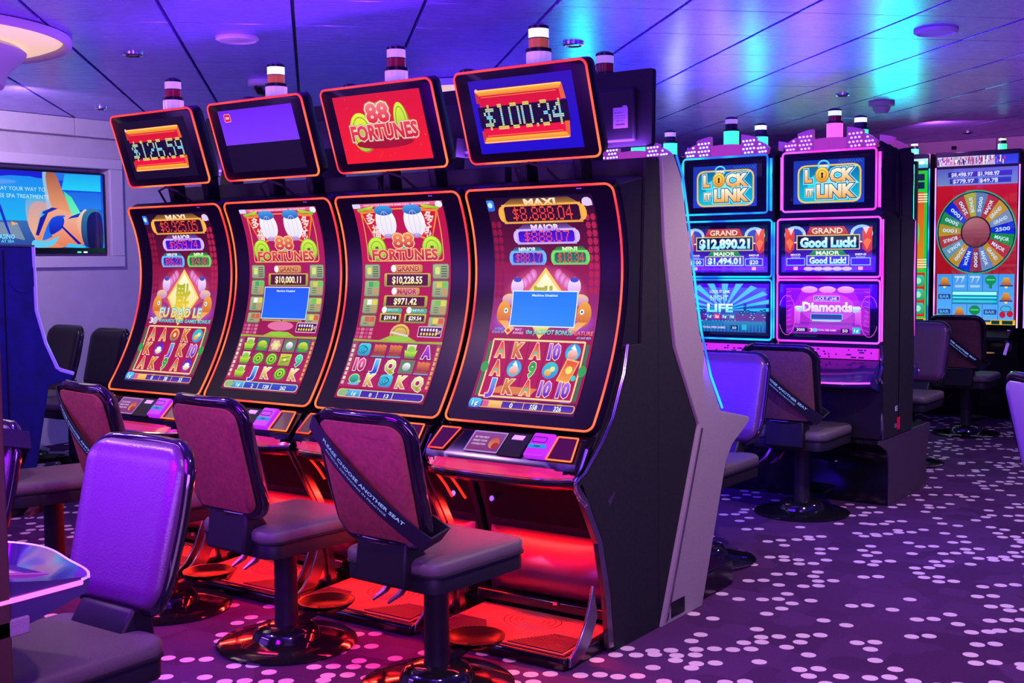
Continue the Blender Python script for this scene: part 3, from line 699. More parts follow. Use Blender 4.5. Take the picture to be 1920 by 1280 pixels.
def topper_title():
    A = Art(120, 72); A.rect(0, 0, 120, 72, H('d81008'), H('f01808'))
    for k in range(40): x, y = random.uniform(2, 118), random.uniform(2, 70); A.rect(x, y, x + .8, y + .8, H('ff7030'))
    A.ell(33, 40, 17, 21, H('a08008'), n=28); A.ell(31.5, 39, 16, 20.5, H('e8f020'), H('a8c810'), n=28); A.ring(31.5, 39, 12.5, 16.5, 1.2, H('90a008')); A.rect(28, 33, 36, 44, H('b0c818'))
    A.ell(89, 33, 10, 21, H('a08008'), n=24); A.ell(88, 32, 9.2, 20.5, H('d8f020'), H('98c010'), n=24); A.ring(88, 32, 6.8, 16.5, 1, H('809808'))
    A.ell(60, 52, 40, 6, H('a00c08'))
    A.text('88', 58, 20, 19, H('f07878'), H('e01818'), w=32, out=H('f8e8d8'), ow=.035, bold=.045, out2=H('a8a850'))
    A.text('FORTUNES', 62, 40, 15, H('e84040'), H('d01818'), w=92, out=H('f8e0d8'), ow=.035, bold=.045, out2=H('b0a060'))
    return A
def topper_blank():
    A = Art(120, 72); A.rect(0, 0, 120, 72, H('04060c')); A.rect(0, 0, 120, 40, H('6c24f0'), H('7838f8'))
    A.rrect(8, 4, 19, 13.5, 2, H('f898b0')); A.rrect(8.8, 4.8, 18.2, 12.7, 1.5, H('d81830')); A.text('888', 13.5, 8.7, 2.6, H('ffd8e0'), w=6)
    return A

def machine(i, label, disp, topper, tw, glass=SCR):
    root = thing('slot_machine', label, 'slot machine', (XC[i], Y0, 0), 0, 'curved screen slot machines of the front row')
    # carcass
    back = .372
    pts = [(by(z) + .035, z) for z in [.80 + .98 * k / 12 for k in range(13)]] + [(back - .02, 1.83), (back, 1.80), (back, 0.0), (.20, 0), (.20, .30), (.16, .44), (.10, .60), (.02, .66), (-.08, .70)]
    G().prism(pts, -.352, .352).obj('cabinet', SAT, root, bevel=.004)
    # lower front with service lock
    g = G(); g.prism([(.015, .665), (.10, .60), (.155, .45), (.20, .32), (.215, .32), (.17, .46), (.115, .61), (.02, .68)], -.325, .325)
    lf = g.obj('lower_door', mat('matt_black_door', (.003, .003, .005), .6, spec=.15), root, bevel=.003)
    for x in (.25, -.28): G().cyl((x, .132, .50), (x, .112, .505), .012, n=12).obj('lock', CHR, lf)
    # bulging kick panel
    rings = []
    for k in range(11):
        z = .11 + .27 * k / 10; ring = []
        for j in range(13):
            x = -.325 + .65 * j / 12; bu = .085 * math.sin(math.pi * (k / 10) ** .8) * (1 - (abs(x) / .34) ** 3); ring.append((x, .20 - bu * 1.2 - .03, z))
        ring += [(.325, .24, z), (-.325, .24, z)]; rings.append(ring)
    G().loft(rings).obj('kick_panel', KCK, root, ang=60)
    # base bar with a knob, ribbed foot plate in its tray
    b = G().box(-.345, .345, .085, .135, .085, .125).obj('foot_rail', BLK, root, bevel=.008)
    G().lathe([(.012, 0), (.012, .012), (.006, .016)], 12, (.06, .075, .118)).obj('knob', CHR, b)
    t = G().prism([(-.285, .0), (-.285, .035), (-.275, .046), (.13, .062), (.13, 0)], -.335, .335).obj('foot_tray', BLK, root, bevel=.006)
    def pl_(x, y): return (x, y, .0478 + (y + .275) * .0395 + .003)
    G().add([pl_(-.31, -.255), pl_(.31, -.255), pl_(.31, .10), pl_(-.31, .10)] + [(p[0], p[1], p[2] - .006) for p in (pl_(-.31, -.255), pl_(.31, -.255), pl_(.31, .10), pl_(-.31, .10))],
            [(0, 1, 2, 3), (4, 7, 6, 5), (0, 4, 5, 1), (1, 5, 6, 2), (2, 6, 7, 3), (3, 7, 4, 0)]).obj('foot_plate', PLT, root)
    rb = G()
    for k in range(15):   # ribs in two fields and rings round the middle
        y = -.24 + k * .0105; 
        for x0, x1 in ((-.30, -.05 - k * .008), (.05 + k * .008, .30)):
            a, c = pl_(x0, y), pl_(x1, y); rb.box(x0, x1, y -   .0026, y + .0026, a[2], a[2] + .005)
    for q in (.05, .075, .10, .125):
        rb.tube([pl_(q * math.cos(t_ * .3), .0 + q * .75 * math.sin(t_ * .3)) for t_ in range(0, 21)], .0028, 4, True)
    rb.obj('plate_ribs', mat('dark_rib', (.10, .02, .02), .5), root, kind='stuff')
    # curved bezel, its LED outline and the display
    W = .352; ol = rr(2 * W, LEN, .035, 6)
    base = dense(ol(0), .06)
    def bz(ins, d): return [curve(u * (1 - ins / W), LEN / 2 + v * (1 - ins / (LEN / 2)), d) for u, v in base]
    g = G(); rings = [bz(0, -.035), bz(0, .008), bz(.004, .012)]
    g.loft(rings, cap=False); n = len(base)
    # front and back faces as strips
    def sheet(d, ins):
        vs = []; fs = []; S = 24
        for k in range(S + 1):
            s = LEN * k / S; s = min(max(s, ins), LEN - ins); e = 0
            for edge in (s - ins, LEN - ins - s):
                if edge < .035: e = max(e, .035 - math.sqrt(max(0, .035 ** 2 - (.035 - edge) ** 2)))
            for x in (-W + ins + e, 0, W - ins - e): vs.append(curve(x, s, d))
        for k in range(S):
            for j in (0, 1): fs.append((k * 3 + j, k * 3 + j + 1, k * 3 + j + 4, k * 3 + j + 3))
        return vs, fs
    g.add(*sheet(.012, .003)); g.add(*sheet(-.035, .001)); bo = g.obj('screen_bezel', BZL, root, ang=50)
    G().tube([curve(u * (1 - .001 / W), LEN / 2 + v, .012) for u, v in dense(ol(.002), .03)], .0048, 6, True).obj('light_strip', LEDR, root, ang=80, label='glowing orange red strip')
    hw = .2525; s0, s1 = .045, .905
    s0 = [s for s, z in zip(AL, ZS) if z >= .893][0]; s1 = [s for s, z in zip(AL, ZS) if z >= 1.742][0]
    mapf = lambda u, v, d: curve(-hw + u * 2 * hw, s1 - v * (s1 - s0), .0135 + d)
    disp.build('display', glass, root, mapf, slices=26, clip=True)
    A = Art(20, 4); A.text('SERIES', 10, 2, 2, H('a0a0c8')); A.build('maker_plate', PRINT, root, lambda u, v, d: curve(.17 + u * .06, s1 + .028 - v * .01, .013 + d))
    # button deck
    dk = G(); rings = []
    NX = 16
    for j in range(NX + 1):
        x = -.350 + .70 * j / NX; q = abs(x) / .35; fy = -.31 + .075 * q ** 5 + .008 * q * q
        rings.append([(x, -.100, .842), (x, -.150, .832), (x, -.225, .755), (x, -.235, .728), (x, fy + .012, .700), (x, fy, .693), (x, fy + .004, .676), (x, fy + .05, .655), (x, .04, .655), (x, .04, .80)])
    g = G(); g.loft(rings); g.obj('button_deck', BLK, root, ang=30)
    # red glossy shelf and chrome lip
    g = G(); vs = []
    top = []; bot = []
    for j in range(NX + 1):
        x = -.345 + .69 * j / NX; q = abs(x) / .35; fy = -.31 + .075 * q ** 5 + .008 * q * q
        top.append((x, -.228, .7345)); bot.append((x, fy + .010, .7035))
    m_ = NX + 1; g.add(top + bot + [(a, b_, c - .004) for a, b_, c in top + bot], [(j, j + 1, m_ + j + 1, m_ + j) for j in range(NX)] + [(2 * m_ + j, 3 * m_ + j, 3 * m_ + j + 1, 2 * m_ + j + 1) for j in range(NX)])
    g.obj('shelf', RED, root)
    G().tube([(x, y - .006, z - .008) for x, y, z in bot] + [(.347, -.20, .725), (.349, -.15, .80)], .008, 6).obj('deck_trim', CHR, root)
    # sloping deck face helper: s from top (0) to bottom (1)
    def dkf(x, s, d): return (x, -.150 - .075 * s - d * .7, .832 - .077 * s + d * .7)
    def quadpad(x0, x1, s0_, s1_, sk, d0=.002, d1=.010):
        c = [(x0 + sk, s0_), (x1 + sk, s0_), (x1, s1_), (x0, s1_)]; return [dkf(x, s, d0) for x, s in c], [dkf(x, s, d1) for x, s in c]
    for s in (-1, 1):
        if s < 0: c = [(-.318, .02), (-.225, .02), (-.262, .98), (-.336, .98)]
        else: c = [(.235, .02), (.322, .02), (.335, .98), (.225, .98)]
        c = dense(c, .01)
        a, bb = [dkf(x, q, .003) for x, q in c], [dkf(x, q, .011) for x, q in c]
        pp = G().loft([a, bb]).obj('side_button_plate', mat('dark_red_plate', (.06, .005, .02), .25, coat=.5), root, flat=True)
        G().tube([dkf(x, q, .012) for x, q in c], .0032, 6, True).obj('light_strip', LEDR, pp)
    a, bb = quadpad(-.165, -.01, .05, .95, .01)
    c_ = G().loft([a, bb]).obj('notice_card', mat('lit_card', (.35, .22, .42), .4), root, bevel=.002, flat=True)
    A = Art(60, 30); A.rect(2, 2, 58, 28, H('a050a8'), H('903880'))
    for q, t in enumerate(('BE THE FIRST', 'MAKE YOUR', 'CONNECTION')): A.text(t, 19, 9 + q * 5, 2.6, H('f8e0ff'), w=25)
    A.ell(45, 16, 9, 8, H('e05848'), H('f8a060')); A.ell(49, 20, 6, 5, H('c03038'), n=10); A.frame(0, 0, 60, 30, 1, 1.6, H('c8a8e8'))
    A.build('card_print', art_mat('backlit_card', .75), c_, lambda u, v, d: dkf(-.153 + .158 * u - .012 * v + .004, .05 + .9 * v, .0105 + d))
    a, bb = quadpad(0.0, .105, .0, 1.0, .01); G().loft([a, bb]).obj('note_slot_plate', SAT, root, flat=True, bevel=.002)
    a, bb = quadpad(.035, .085, .12, .30, .006, .010, .014); G().loft([a, bb]).obj('note_slot', mat('slot_label', (.6, .45, .8), .4, emis=(.6, .4, .95), es=.5), root, flat=True)
    a, bb = quadpad(.128, .222, .02, 1.0, .01, .002, .03)
    tp = G().loft([a, bb]).obj('ticket_printer', mat('lit_violet_plastic', (.2, .02, .3), .3, emis=(.55, .02, 1.0), es=.75), root, flat=True, bevel=.006)
    A = Art(10, 10); A.frame(1, 1, 9, 4, .8, .4, H('300870')); A.rect(0, 5, 10, 7, H('18b8ff'), H('10a0ff')); A.ell(5, 6, 2, .5, H('087080'), n=8)
    A.build('ticket_slot', art_mat('backlit_card', .75), tp, lambda u, v, d: dkf(.135 + .08 * u, .12 + .8 * v, .0305 + d))
    # topper: tilted display on two arms
    def tp_(u, v, d):  # u metres from centre, v metres up from bottom
        L = .372; q = v / L; y = .045 - .115 * q; z = 1.884 + .352 * q; n_ = (-.95, .31); return (u, y + n_[0] * d, z - n_[1] * d * -1 * -1)
    h = .31
    ol = rr(2 * h, .372, .03, 6); P = dense(ol(0), .08)
    def ringt(ins, d): return [tp_(u * (1 - ins / h), .186 + v * (1 - ins / .186), d) for u, v in P]
    g = G(); g.loft([ringt(.02, -.075), ringt(.004, -.055), ringt(0, -.01), ringt(0, .006), ringt(.004, .010)])
    to = g.obj('topper', BZL, root, ang=40)
    G().tube([tp_(u, .186 + v, .008) for u, v in dense(ol(.003), .04)], .0050, 6, True).obj('light_strip', LEDR, to, ang=80)
    topper.build('topper_display', glass, to, lambda u, v, d: tp_(-.242 + u * .484, .334 - v * .292, .0115 + d), clip=True)
    for s in (-1, 1):
        G().prism([(.10, 2.12), (.13, 2.15), (.215, 1.98), (.235, 1.80), (.16, 1.80), (.13, 1.93)], s * .13 - .02, s * .13 + .02).obj('topper_arm', BLK, root, bevel=.006)
    G().tube([(-.11, .10, 1.80), (-.10, .05, 1.86), (-.02, .03, 1.875), (.05, .05, 1.85), (.07, .12, 1.80)], .006, 6).obj('cable', SAT, root)
    tower(root, 0, .045 + .03, 2.19, *tw, h=.225, r=.05)
    # under-deck red light bars and side rails
    for s in (-1, 1):
        G().tube([(s * .335, -.12, .655), (s * .335, -.04, .57), (s * .332, -.0, .52)], .006, 6).obj('leg_light', mat('red_led', (.2, 0, 0), .3, emis=(1, .02, .01), es=1.6), root)
        path = [(-.24, .68), (-.19, .595), (-.10, .44), (-.045, .225), (-.02, .02)]
        g = G(); n_ = len(path); g.prism([(y, z) for y, z in path] + [(y + .035, z) for y, z in path[::-1]], s * .345, s * (.366 if i == 3 and s > 0 else .357))
        g.obj('side_rail', CHD, root, flat=True)
        G().prism([(-.10, .28), (-.13, .20), (-.16, .14), (-.21, .08), (-.262, .045), (-.268, .012), (-.24, .01), (-.17, .03), (-.12, .07), (-.07, .16)], s * .342 - .006, s * .342 + .006).obj('toe_fin', CHD, root, bevel=.003)
    if i == 3:
        # chrome double piping down the exposed right side
        pth = [(.335, -.115 + .12, 1.19)]
        base_p = [(.090, 1.168), (.115, 1.172), (.085, 1.06), (.062, 1.02), (.0, .90), (-.076, .817), (-.20, .72), (-.262, .69), (-.262, .665), (-.235, .63), (-.191, .597)]
        for k, dx in enumerate((0, .012)):
            G().tube([(.369, y + dx, z + (0 if j < 7 else dx * .3)) for j, (y, z) in enumerate(base_p)], .0035, 6).obj('side_piping', CHR, root)
        # outer cabinet cheek below the bezel
        G().prism([(.12, 1.165), (.062, 1.02), (.0, .90), (-.076, .817), (-.20, .70), (-.225, .675), (-.152, .597), (-.062, .44), (-.008, .225), (.018, .0), (.372, 0), (.372, 1.88), (.275, 1.88), (.235, 1.165)], .352, .366).obj('side_panel', CAB, root, bevel=.002)
        G().prism([(-.028, .59), (-.01, .57), (.02, .6), (.03, .62)], .3665, .367).obj('service_label', CHD, root)
    return root

D1 = display_lantern(('$8,925.05', '$859.74', '$86.23', '$24.80'), [['A', 'A', 'medal', 'K', 'gourd'], ['K', 'pot', 'J', 'K', '10'], ['A', 'K', '9', 'A', 'pot']], ('0', '38', '33'), False)
D4 = display_lantern(('$8,888.04', '$888.07', '$88.17', '$18.34'), [['A', 'K', 'A', '10', 'orb'], ['A', 'orb', '9', 'gourd', 'card'], ['J', 'K', 'A', '10', '10']], ('0', '558', '326'), True)
D2 = display_coins('$10,000.11', '', ('', ''), [['ingot', 'turtle', 'flower', 'pearl', 'turtle'], ['ingot', 'coin', 'coin', 'tile', '9t'], ['ingot', 'Jb', 'Kg', 'coin', 'Kg']], ('2', '128', '262'), True, 'b01450')
D3 = display_coins('$10,228.55', '$971.42', ('$39.94', '$29.54'), [['phoenix', 'ship', 'ship', 'ingot', 'Av'], ['10r', 'Jb', 'Q', 'pearl', 'ship'], ['turtleb', 'Kg', 'phoenix', 'Kg', 'Q']], ('0', '13', ''), False, 'c01040')
TT = lambda a, b: (a, b, CLR)
machine(0, 'curved slot machine nearest the television wall, amounts $8,925.05 and $126.59 lit', D1, topper_amount('$126.59', (H('060810'), H('04060c'))), (CLR, LRD, CLR))
machine(1, 'curved slot machine with half purple half black upper screen, blue box over its red game', D2, topper_blank(), (LWH, LOR, CLR))
machine(2, 'curved slot machine with a bright red upper screen of gold coins, $10,228.55 shown', D3, topper_title(), (CLR, LRD, CLR))
machine(3, 'curved slot machine at the open end of the row, $100.34 on its upper screen', D4, topper_amount('$100.34', (H('2810b0'), H('0c08c8')), 100, 0), (LWH, LOR, CLR))

def led_area(x, y, z, sx, sy, c, p, rot=(0, 0, 0)):
    l = bpy.data.lights.new('led_bar', 'AREA'); l.shape = 'RECTANGLE'; l.size = sx; l.size_y = sy; l.color = c; l.energy = p
    o = bpy.data.objects.new('led_bar', l); col.objects.link(o); o.location = (x, y, z); o.rotation_euler = rot
    return o
for xc in XC: led_area(xc, Y0 + .10, .425, .56, .03, (1.0, .018, .010), 12, (R(-30), 0, 0))

for xc in XC: led_area(xc, Y0 - .20, .645, .5, .05, (1.0, .02, .12), 1.6, (R(-25), 0, 0))  # extra red lamps added under the deck fronts to redden the floor

# ------------------------------------------------------------------ bank backing onto the front row, facing away
def rear_machine(i, label, cone):
    root = thing('slot_machine', label, 'slot machine', (XC[i], 4.205, 0), 0, 'slot machines seen from behind the front row')
    body = [(.0, 0), (.36, 0), (.60, .66), (.70, .70), (.75, .755), (.84, .77), (.79, .72), (.66, .655)]
    body = [(.0, 0), (.355, 0), (.60, .655), (.78, .72), (.83, .765), (.54, .82), (.33, 1.19), (.235, 1.57), (.16, 1.82), (.10, 1.90), (.0, 1.90)]
    G().prism(body, -.352, .352).obj('cabinet', SAT, root, bevel=.004)
    # front glass panels glowing on the far side
    for (a, b) in (((.250, 1.55), (.185, 1.80)), ((.345, 1.20), (.255, 1.52)), ((.525, .86), (.36, 1.15))):
        A = Art(10, 10); A.rect(0, 0, 10, 10, H('1890e8'), H('7030f0')); A.rect(2, 3, 8, 7, H('40f0f0'), H('f0f0ff')); A.frame(.2, .2, 9.8, 9.8, .5, .3, H('40d0ff'))
        A.build('display', SCW, root, lambda u, v, d, a=a, b=b: (.29 - .58 * u, b[0] + (a[0] - b[0]) * v + .006 + d, b[1] + (a[1] - b[1]) * v))
    # monitor on its stalk, seen from behind
    ol = rr(.54, .315, .012, 3); g = G()
    g.loft([[(u, .125 + v * .03, 2.115 + v) for u, v in ol(.0)], [(u, .155 + v * .03, 2.115 + v) for u, v in ol(0)]])
    mo = g.obj('monitor', SAT, root, bevel=.003)
    G().box(-.20, .20, .100, .125, 1.98, 2.20).obj('monitor_housing', SAT, mo, bevel=.01)
    if i == 3:
        A = Art(30, 36); A.rect(0, 0, 30, 36, H('8c7c98')); A.rect(19, -3, 28, 4, H('8c7c98')); A.text('MODEL NO. 27', 12, 9, 2, H('302840'), w=18); A.rect(3, 14, 26, 14.7, H('302840')); A.rect(3, 18, 26, 18.7, H('302840')); A.text('24V DC', 14, 23, 2.2, H('302840'), w=16); A.rect(5, 28, 24, 31, H('504860'))
        A.build('rating_label', PRINT, mo, lambda u, v, d: (.10 + u * .07, .0985 - d, 2.12 - v * .085))
    G().prism([(.02, 1.88), (.10, 1.88), (.12, 2.05), (.05, 2.05)], -.05, .05).obj('monitor_stalk', SAT, root, bevel=.005)
    tower(root, .0, .20, 2.17, *cone, h=.205, r=.047)
    if i == 3:
        X = .366
        # dark inner side, silver cheek and its piping
        G().prism([(.0, 0), (.335, .79), (.118, 1.137), (.027, 1.57), (.006, 1.88), (.0, 1.90)], .352, X).obj('inner_side_panel', CAB, root, bevel=.002)
        gp = [(.003, .0), (.338, .793), (.121, 1.137), (.030, 1.57), (.009, 1.90), (.105, 1.915), (.168, 1.83), (.205, 1.70), (.238, 1.57), (.29, 1.35), (.337, 1.19), (.43, .99), (.545, .828), (.83, .772), (.853, .755), (.80, .725), (.665, .665), (.600, .60), (.366, .0)]
        sp = G().prism(gp, .352, X + .012).obj('side_panel', GRY, root, bevel=.004)
        G().prism([(.035, .02), (.35, .775), (.362, .775), (.047, .02)], X + .0125, X + .017).obj('panel_trim', CHD, sp)
        G().prism([(.08, .02), (.2, .02), (.2, .085), (.08, .085)], X + .0115, X + .014).obj('vent_plate', SAT, sp, bevel=.001)
        G().tube([(X + .012, y + .008, z) for y, z in [(.12, 1.91), (.175, 1.83), (.212, 1.70), (.245, 1.57), (.297, 1.35), (.344, 1.19), (.437, .99), (.550, .84)]], .0055, 6).obj('light_strip', LEDC, root)
        G().box(-.33, .34, .34, .76, .0, .115).obj('foot_rest', BLK, root, bevel=.01)
    return root
rear_machine(0, 'slot machine seen only from behind, at the far left of the rear row', (CLR, LRD, CLR))
rear_machine(1, 'slot machine seen only from behind, its white topped lamp beside the red coin screen', (LWH, LOR, CLR))
rear_machine(2, 'slot machine seen only from behind, between the red and the $100.34 upper screens', (LWH, LOR, CLR))
rear_machine(3, 'slot machine with silver speckled side panel facing away, black monitor back above', (CLR, LRD, CLR))

# ------------------------------------------------------------------ three-screen machines with lit fan tops
def art_lock():
    A = Art(118, 72); A.rect(0, 0, 118, 72, H('04041c')); A.rect(8, 5, 110, 69, H('1838b0'), H('2040d0'))
    A.rrect(14, 12, 106, 68, 11, H('f8c838')); A.rrect(16.4, 14.4, 103.6, 65.6, 9.5, H('0868a8'), H('10c0e0')); A.ell(62, 40, 34, 18, H('20d8f0')); A.ell(62, 42, 22, 12, H('70f0ff'))
    A.ring(52, 13, 9, 8, 2.4, H('60d8f8')); A.rect(46, 13, 58, 16, H('d8f8ff'))
    def T(t, x, y, h, w): A.text(t, x, y, h, H('fffce0'), H('f0a818'), w=w, out=H('104890'), ow=.05, bold=.06, out2=H('a0f0ff'))
    T('L', 30, 28, 17, 11); T('CK', 79, 28, 18, 36); T('IT', 32, 52, 10, 12); T('LINK', 70, 51, 18, 56)
    A.ell(50, 27, 10.5, 12, H('b06808')); A.ell(50, 27, 9.5, 11, H('ffe860'), H('e89010')); A.ring(50, 27, 6.5, 7.5, .9, H('c07010')); A.ell(50, 25.5, 1.8, 2.2, H('301808'), n=8); A.face([(49.2, 26), (50.8, 26), (51.6, 31.5), (48.4, 31.5)], H('301808'))
    for k in range(14): x = 74 + k * 2.4; A.line(x, 9, x + 1.6, 11 if k % 2 else 7, .4, H('60a0ff'))
    return A
def art_grand(a, b, c, d):
    A = Art(128, 72); A.rect(0, 0, 128, 72, H('02030c')); A.rect(5, 4, 123, 69, H('281080'), H('7018a0')); A.ell(64, 45, 50, 26, H('3818a0'))
    for s in (-1, 1):
        A.ell(64 + s * 45, 16, 15, 13, H('90c8ff'), H('e8f0ff')); A.ell(64 + s * 46, 17, 12, 10, H('3040c0'))
        A.face([(64 + s * 46, 12), (64 + s * 59, 6), (64 + s * 59, 40), (64 + s * 53, 44), (64 + s * 46, 38)], H('f85020'), H('c03010')); A.face([(64 + s * 52, 22), (64 + s * 58, 26), (64 + s * 52, 40), (64 + s * 47, 28)], H('f87830'))
        A.face([(64 + s * 46, 7), (64 + s * 55, 6), (64 + s * 51, 17)], H('ffd0e0'))
    A.face([(40, 5), (86, 5), (92, 17), (34, 17)], H('e84020'), H('b02010')); A.text('GRAND', 63, 11, 8, H('fff0e0'), H('ffe0b0'), w=42, out=H('701008'))
    A.rect(21, 17, 107, 39, H('e8c850')); A.rect(22.4, 18.4, 105.6, 37.6, H('10103c')); A.text(a, 64, 28, 13.5, H('ffffff'), H('90f0ff'), w=76, out=H('2090c0'), bold=.05)
    A.face([(44, 40), (84, 40), (90, 47), (38, 47)], H('30a838'), H('107028')); A.text('MAJOR', 64, 43.5, 5.4, H('f0ffe0'), w=32, bold=.03)
    A.rect(35, 47, 93, 62, H('d8d850')); A.rect(36.2, 48.2, 91.8, 60.8, H('083040')); A.text(b, 64, 54.5, 9, H('ffffff'), H('90ffe0'), w=50, out=H('108898'), bold=.04)
    for s, t, n_ in ((-1, c, 'MINOR'), (1, d, 'MINI')):
        A.rect(64 + s * 44 - 13, 51, 64 + s * 44 + 13, 62, H('60e8e8')); A.rect(64 + s * 44 - 12, 52, 64 + s * 44 + 12, 61, H('081838'))
        if t: A.text(t, 64 + s * 44, 56.6, 6, H('d0ffff'), w=5 * len(t) - 2)
        A.text(n_, 64 + s * 44, 46, 2.8, H('f0f0ff'), w=14); A.text('BONUS', 64 + s * 44, 49.6, 2.4, H('c8a0ff'), w=12); A.rect(64 + s * 44 - 3, 64, 64 + s * 44 + 3, 69, H('f0b0c0'))
    for k in (-2, -1, 0, 1, 2): A.ell(64 + k * 13, 67, 7, 3, H('d8c0e8') if not c else H('6030b8'), n=10)
    return A
def art_city():
    A = Art(128, 78); A.rect(0, 0, 128, 78, H('02040c')); A.rect(4, 6, 124, 74, H('0858b8'), H('5020b0'))
    for k in range(11): A.face([(64, 40), (64 + 75 * math.cos(R(182 + k * 17)), 42 + 46 * math.sin(R(182 + k * 17))), (64 + 75 * math.cos(R(190 + k * 17)), 42 + 46 * math.sin(R(190 + k * 17)))], H('18c8f0'))
    for k in range(26):
        x = 5 + k * 4.6; h_ = random.uniform(6, 20) + (10 if k in (3, 20, 19) else 0)
        if 44 < x < 80: h_ = 5
        A.rect(x, 58 - h_, x + 3.8, 58, H('082068'), H('2050b0'))
        for q in range(3): A.rect(x + .8, 57 - h_ * (q + .8) / 3.4, x + 2, 58 - h_ * (q + .8) / 3.4, H('60e8f8'))
    A.rect(4, 46, 124, 56, H('60208c')); A.rect(4, 57, 124, 74, H('1880b8'), H('1848a0'))
    for k in range(36): x, y = random.uniform(5, 122), random.uniform(45, 57); A.rect(x, y, x + 2, y + 1, H(random.choice(['f040a0', '60f0ff', '8040f0'])))
    for k in range(24): A.line(5 + k * 5, 62, 5 + k * 5, 73, .6, H('30b0d0'))
    A.text('LOCK IT LINK', 58, 12, 4.2, H('f0ffff'), w=30, out=H('0860a0')); A.text('NIGHT', 57, 22, 8, H('d0ffff'), H('50d8f8'), w=26, out=H('0868b0')); A.text('LIFE', 58, 37, 12, H('f0ffff'), H('60f0f8'), w=38, out=H('0868b0'), bold=.04)
    for k, t in enumerate(('1\u00a2', '2\u00a2', '5\u00a2', '10\u00a2')): A.rect(38 + k * 11, 46, 47.5 + k * 11, 54, H('e02878' if k == 1 else '2068b8')); A.text(t, 42.7 + k * 11, 50, 4, H('f0ffff'), w=6)
    A.rect(8, 64, 20, 70, H('082058')); A.text('3000', 14, 67, 3.6, H('c0f0ff'), w=10); A.text('3 TOTAL FREE GAMES', 48, 67, 3, H('e0d0ff'), w=36); A.rect(74, 63.5, 84, 70, H('082058')); A.text('50', 79, 67, 3.6, H('c0f0ff'), w=6); A.rect(90, 62, 97, 70, H('20b8d0'))
    return A
def art_stage():
    A = Art(128, 78); A.rect(0, 0, 128, 78, H('04020c')); A.rect(9, 6, 119, 73, H('a820d0'), H('b820c8')); A.face([(9, 60), (119, 60), (119, 73), (9, 73)], H('8818b0')); A.face([(26, 56), (102, 56), (112, 66), (16, 66)], H('8018b8'), H('c838e8'))
    for s in (-1, 1):
        A.face([(64 + s * 54, 8), (64 + s * 34, 8), (64 + s * 42, 26), (64 + s * 54, 40)], H('8010a0'))
        A.rect(min(64 + s * 44, 64 + s * 36), 38, max(64 + s * 44, 64 + s * 36), 58, H('f068f8'), H('c040e0')); A.ell(64 + s * 40, 38, 4, 2.4, H('f0a0ff'), n=10)
        for k in range(9): A.line(64 + s * 48, 10 + k * 7, 64 + s * 54, 12 + k * 7, .7, H('e850f0'))
        A.ring(64 + s * 54, 46, 12, 30, .8, H('f058f0'), 18)
    for k in (-1, 0, 1): A.ell(64 + k * 24, 8, 11, 5, H('f0b8e0'), H('e080d0'))
    A.ell(64, 34, 36, 22, H('d040e8')); A.rrect(46, 17, 80, 25, 1, H('e0d0ff')); A.rrect(46.8, 17.8, 79.2, 24.2, .8, H('30086c')); A.text('LOCK IT LINK', 63, 21, 4.6, H('f8f0ff'), w=29)
    for s in (-1, 1): A.face([(64 + s * 30, 32), (64 + s * 42, 32), (64 + s * 44, 35), (64 + s * 36, 42), (64 + s * 28, 35)], H('e0f8ff'), H('90b8ff'))
    A.text('Diamonds', 64, 33, 13, H('ffffff'), H('f0c8ff'), w=66, out=H('8830c8'), bold=.05)
    A.rect(42, 43, 84, 52, H('30d0f0')); A.rect(43, 44, 83, 51, H('3820a0')); A.rect(44, 52.5, 82, 54, H('a0f0ff'))
    A.rect(20, 64, 38, 70, H('180838')); A.text('3000', 29, 67, 4, H('f0e0ff'), w=11); A.ell(48, 67, 4, 3, H('70c8e8'), n=8); A.text('3', 43, 67, 5, H('fff0f0'), w=3); A.text('TOTAL FREE GAMES', 64, 67, 2.4, H('ffd0ff'), w=24)
    A.rect(82, 64, 93, 70.5, H('180838')); A.text('50', 87.5, 67.2, 4.4, H('f0e0ff'), w=7); A.rect(97, 62, 107, 71, H('30b8d8')); A.text('1\u00a2', 102, 66.5, 4.4, H('e0ffff'), w=6)
    return A

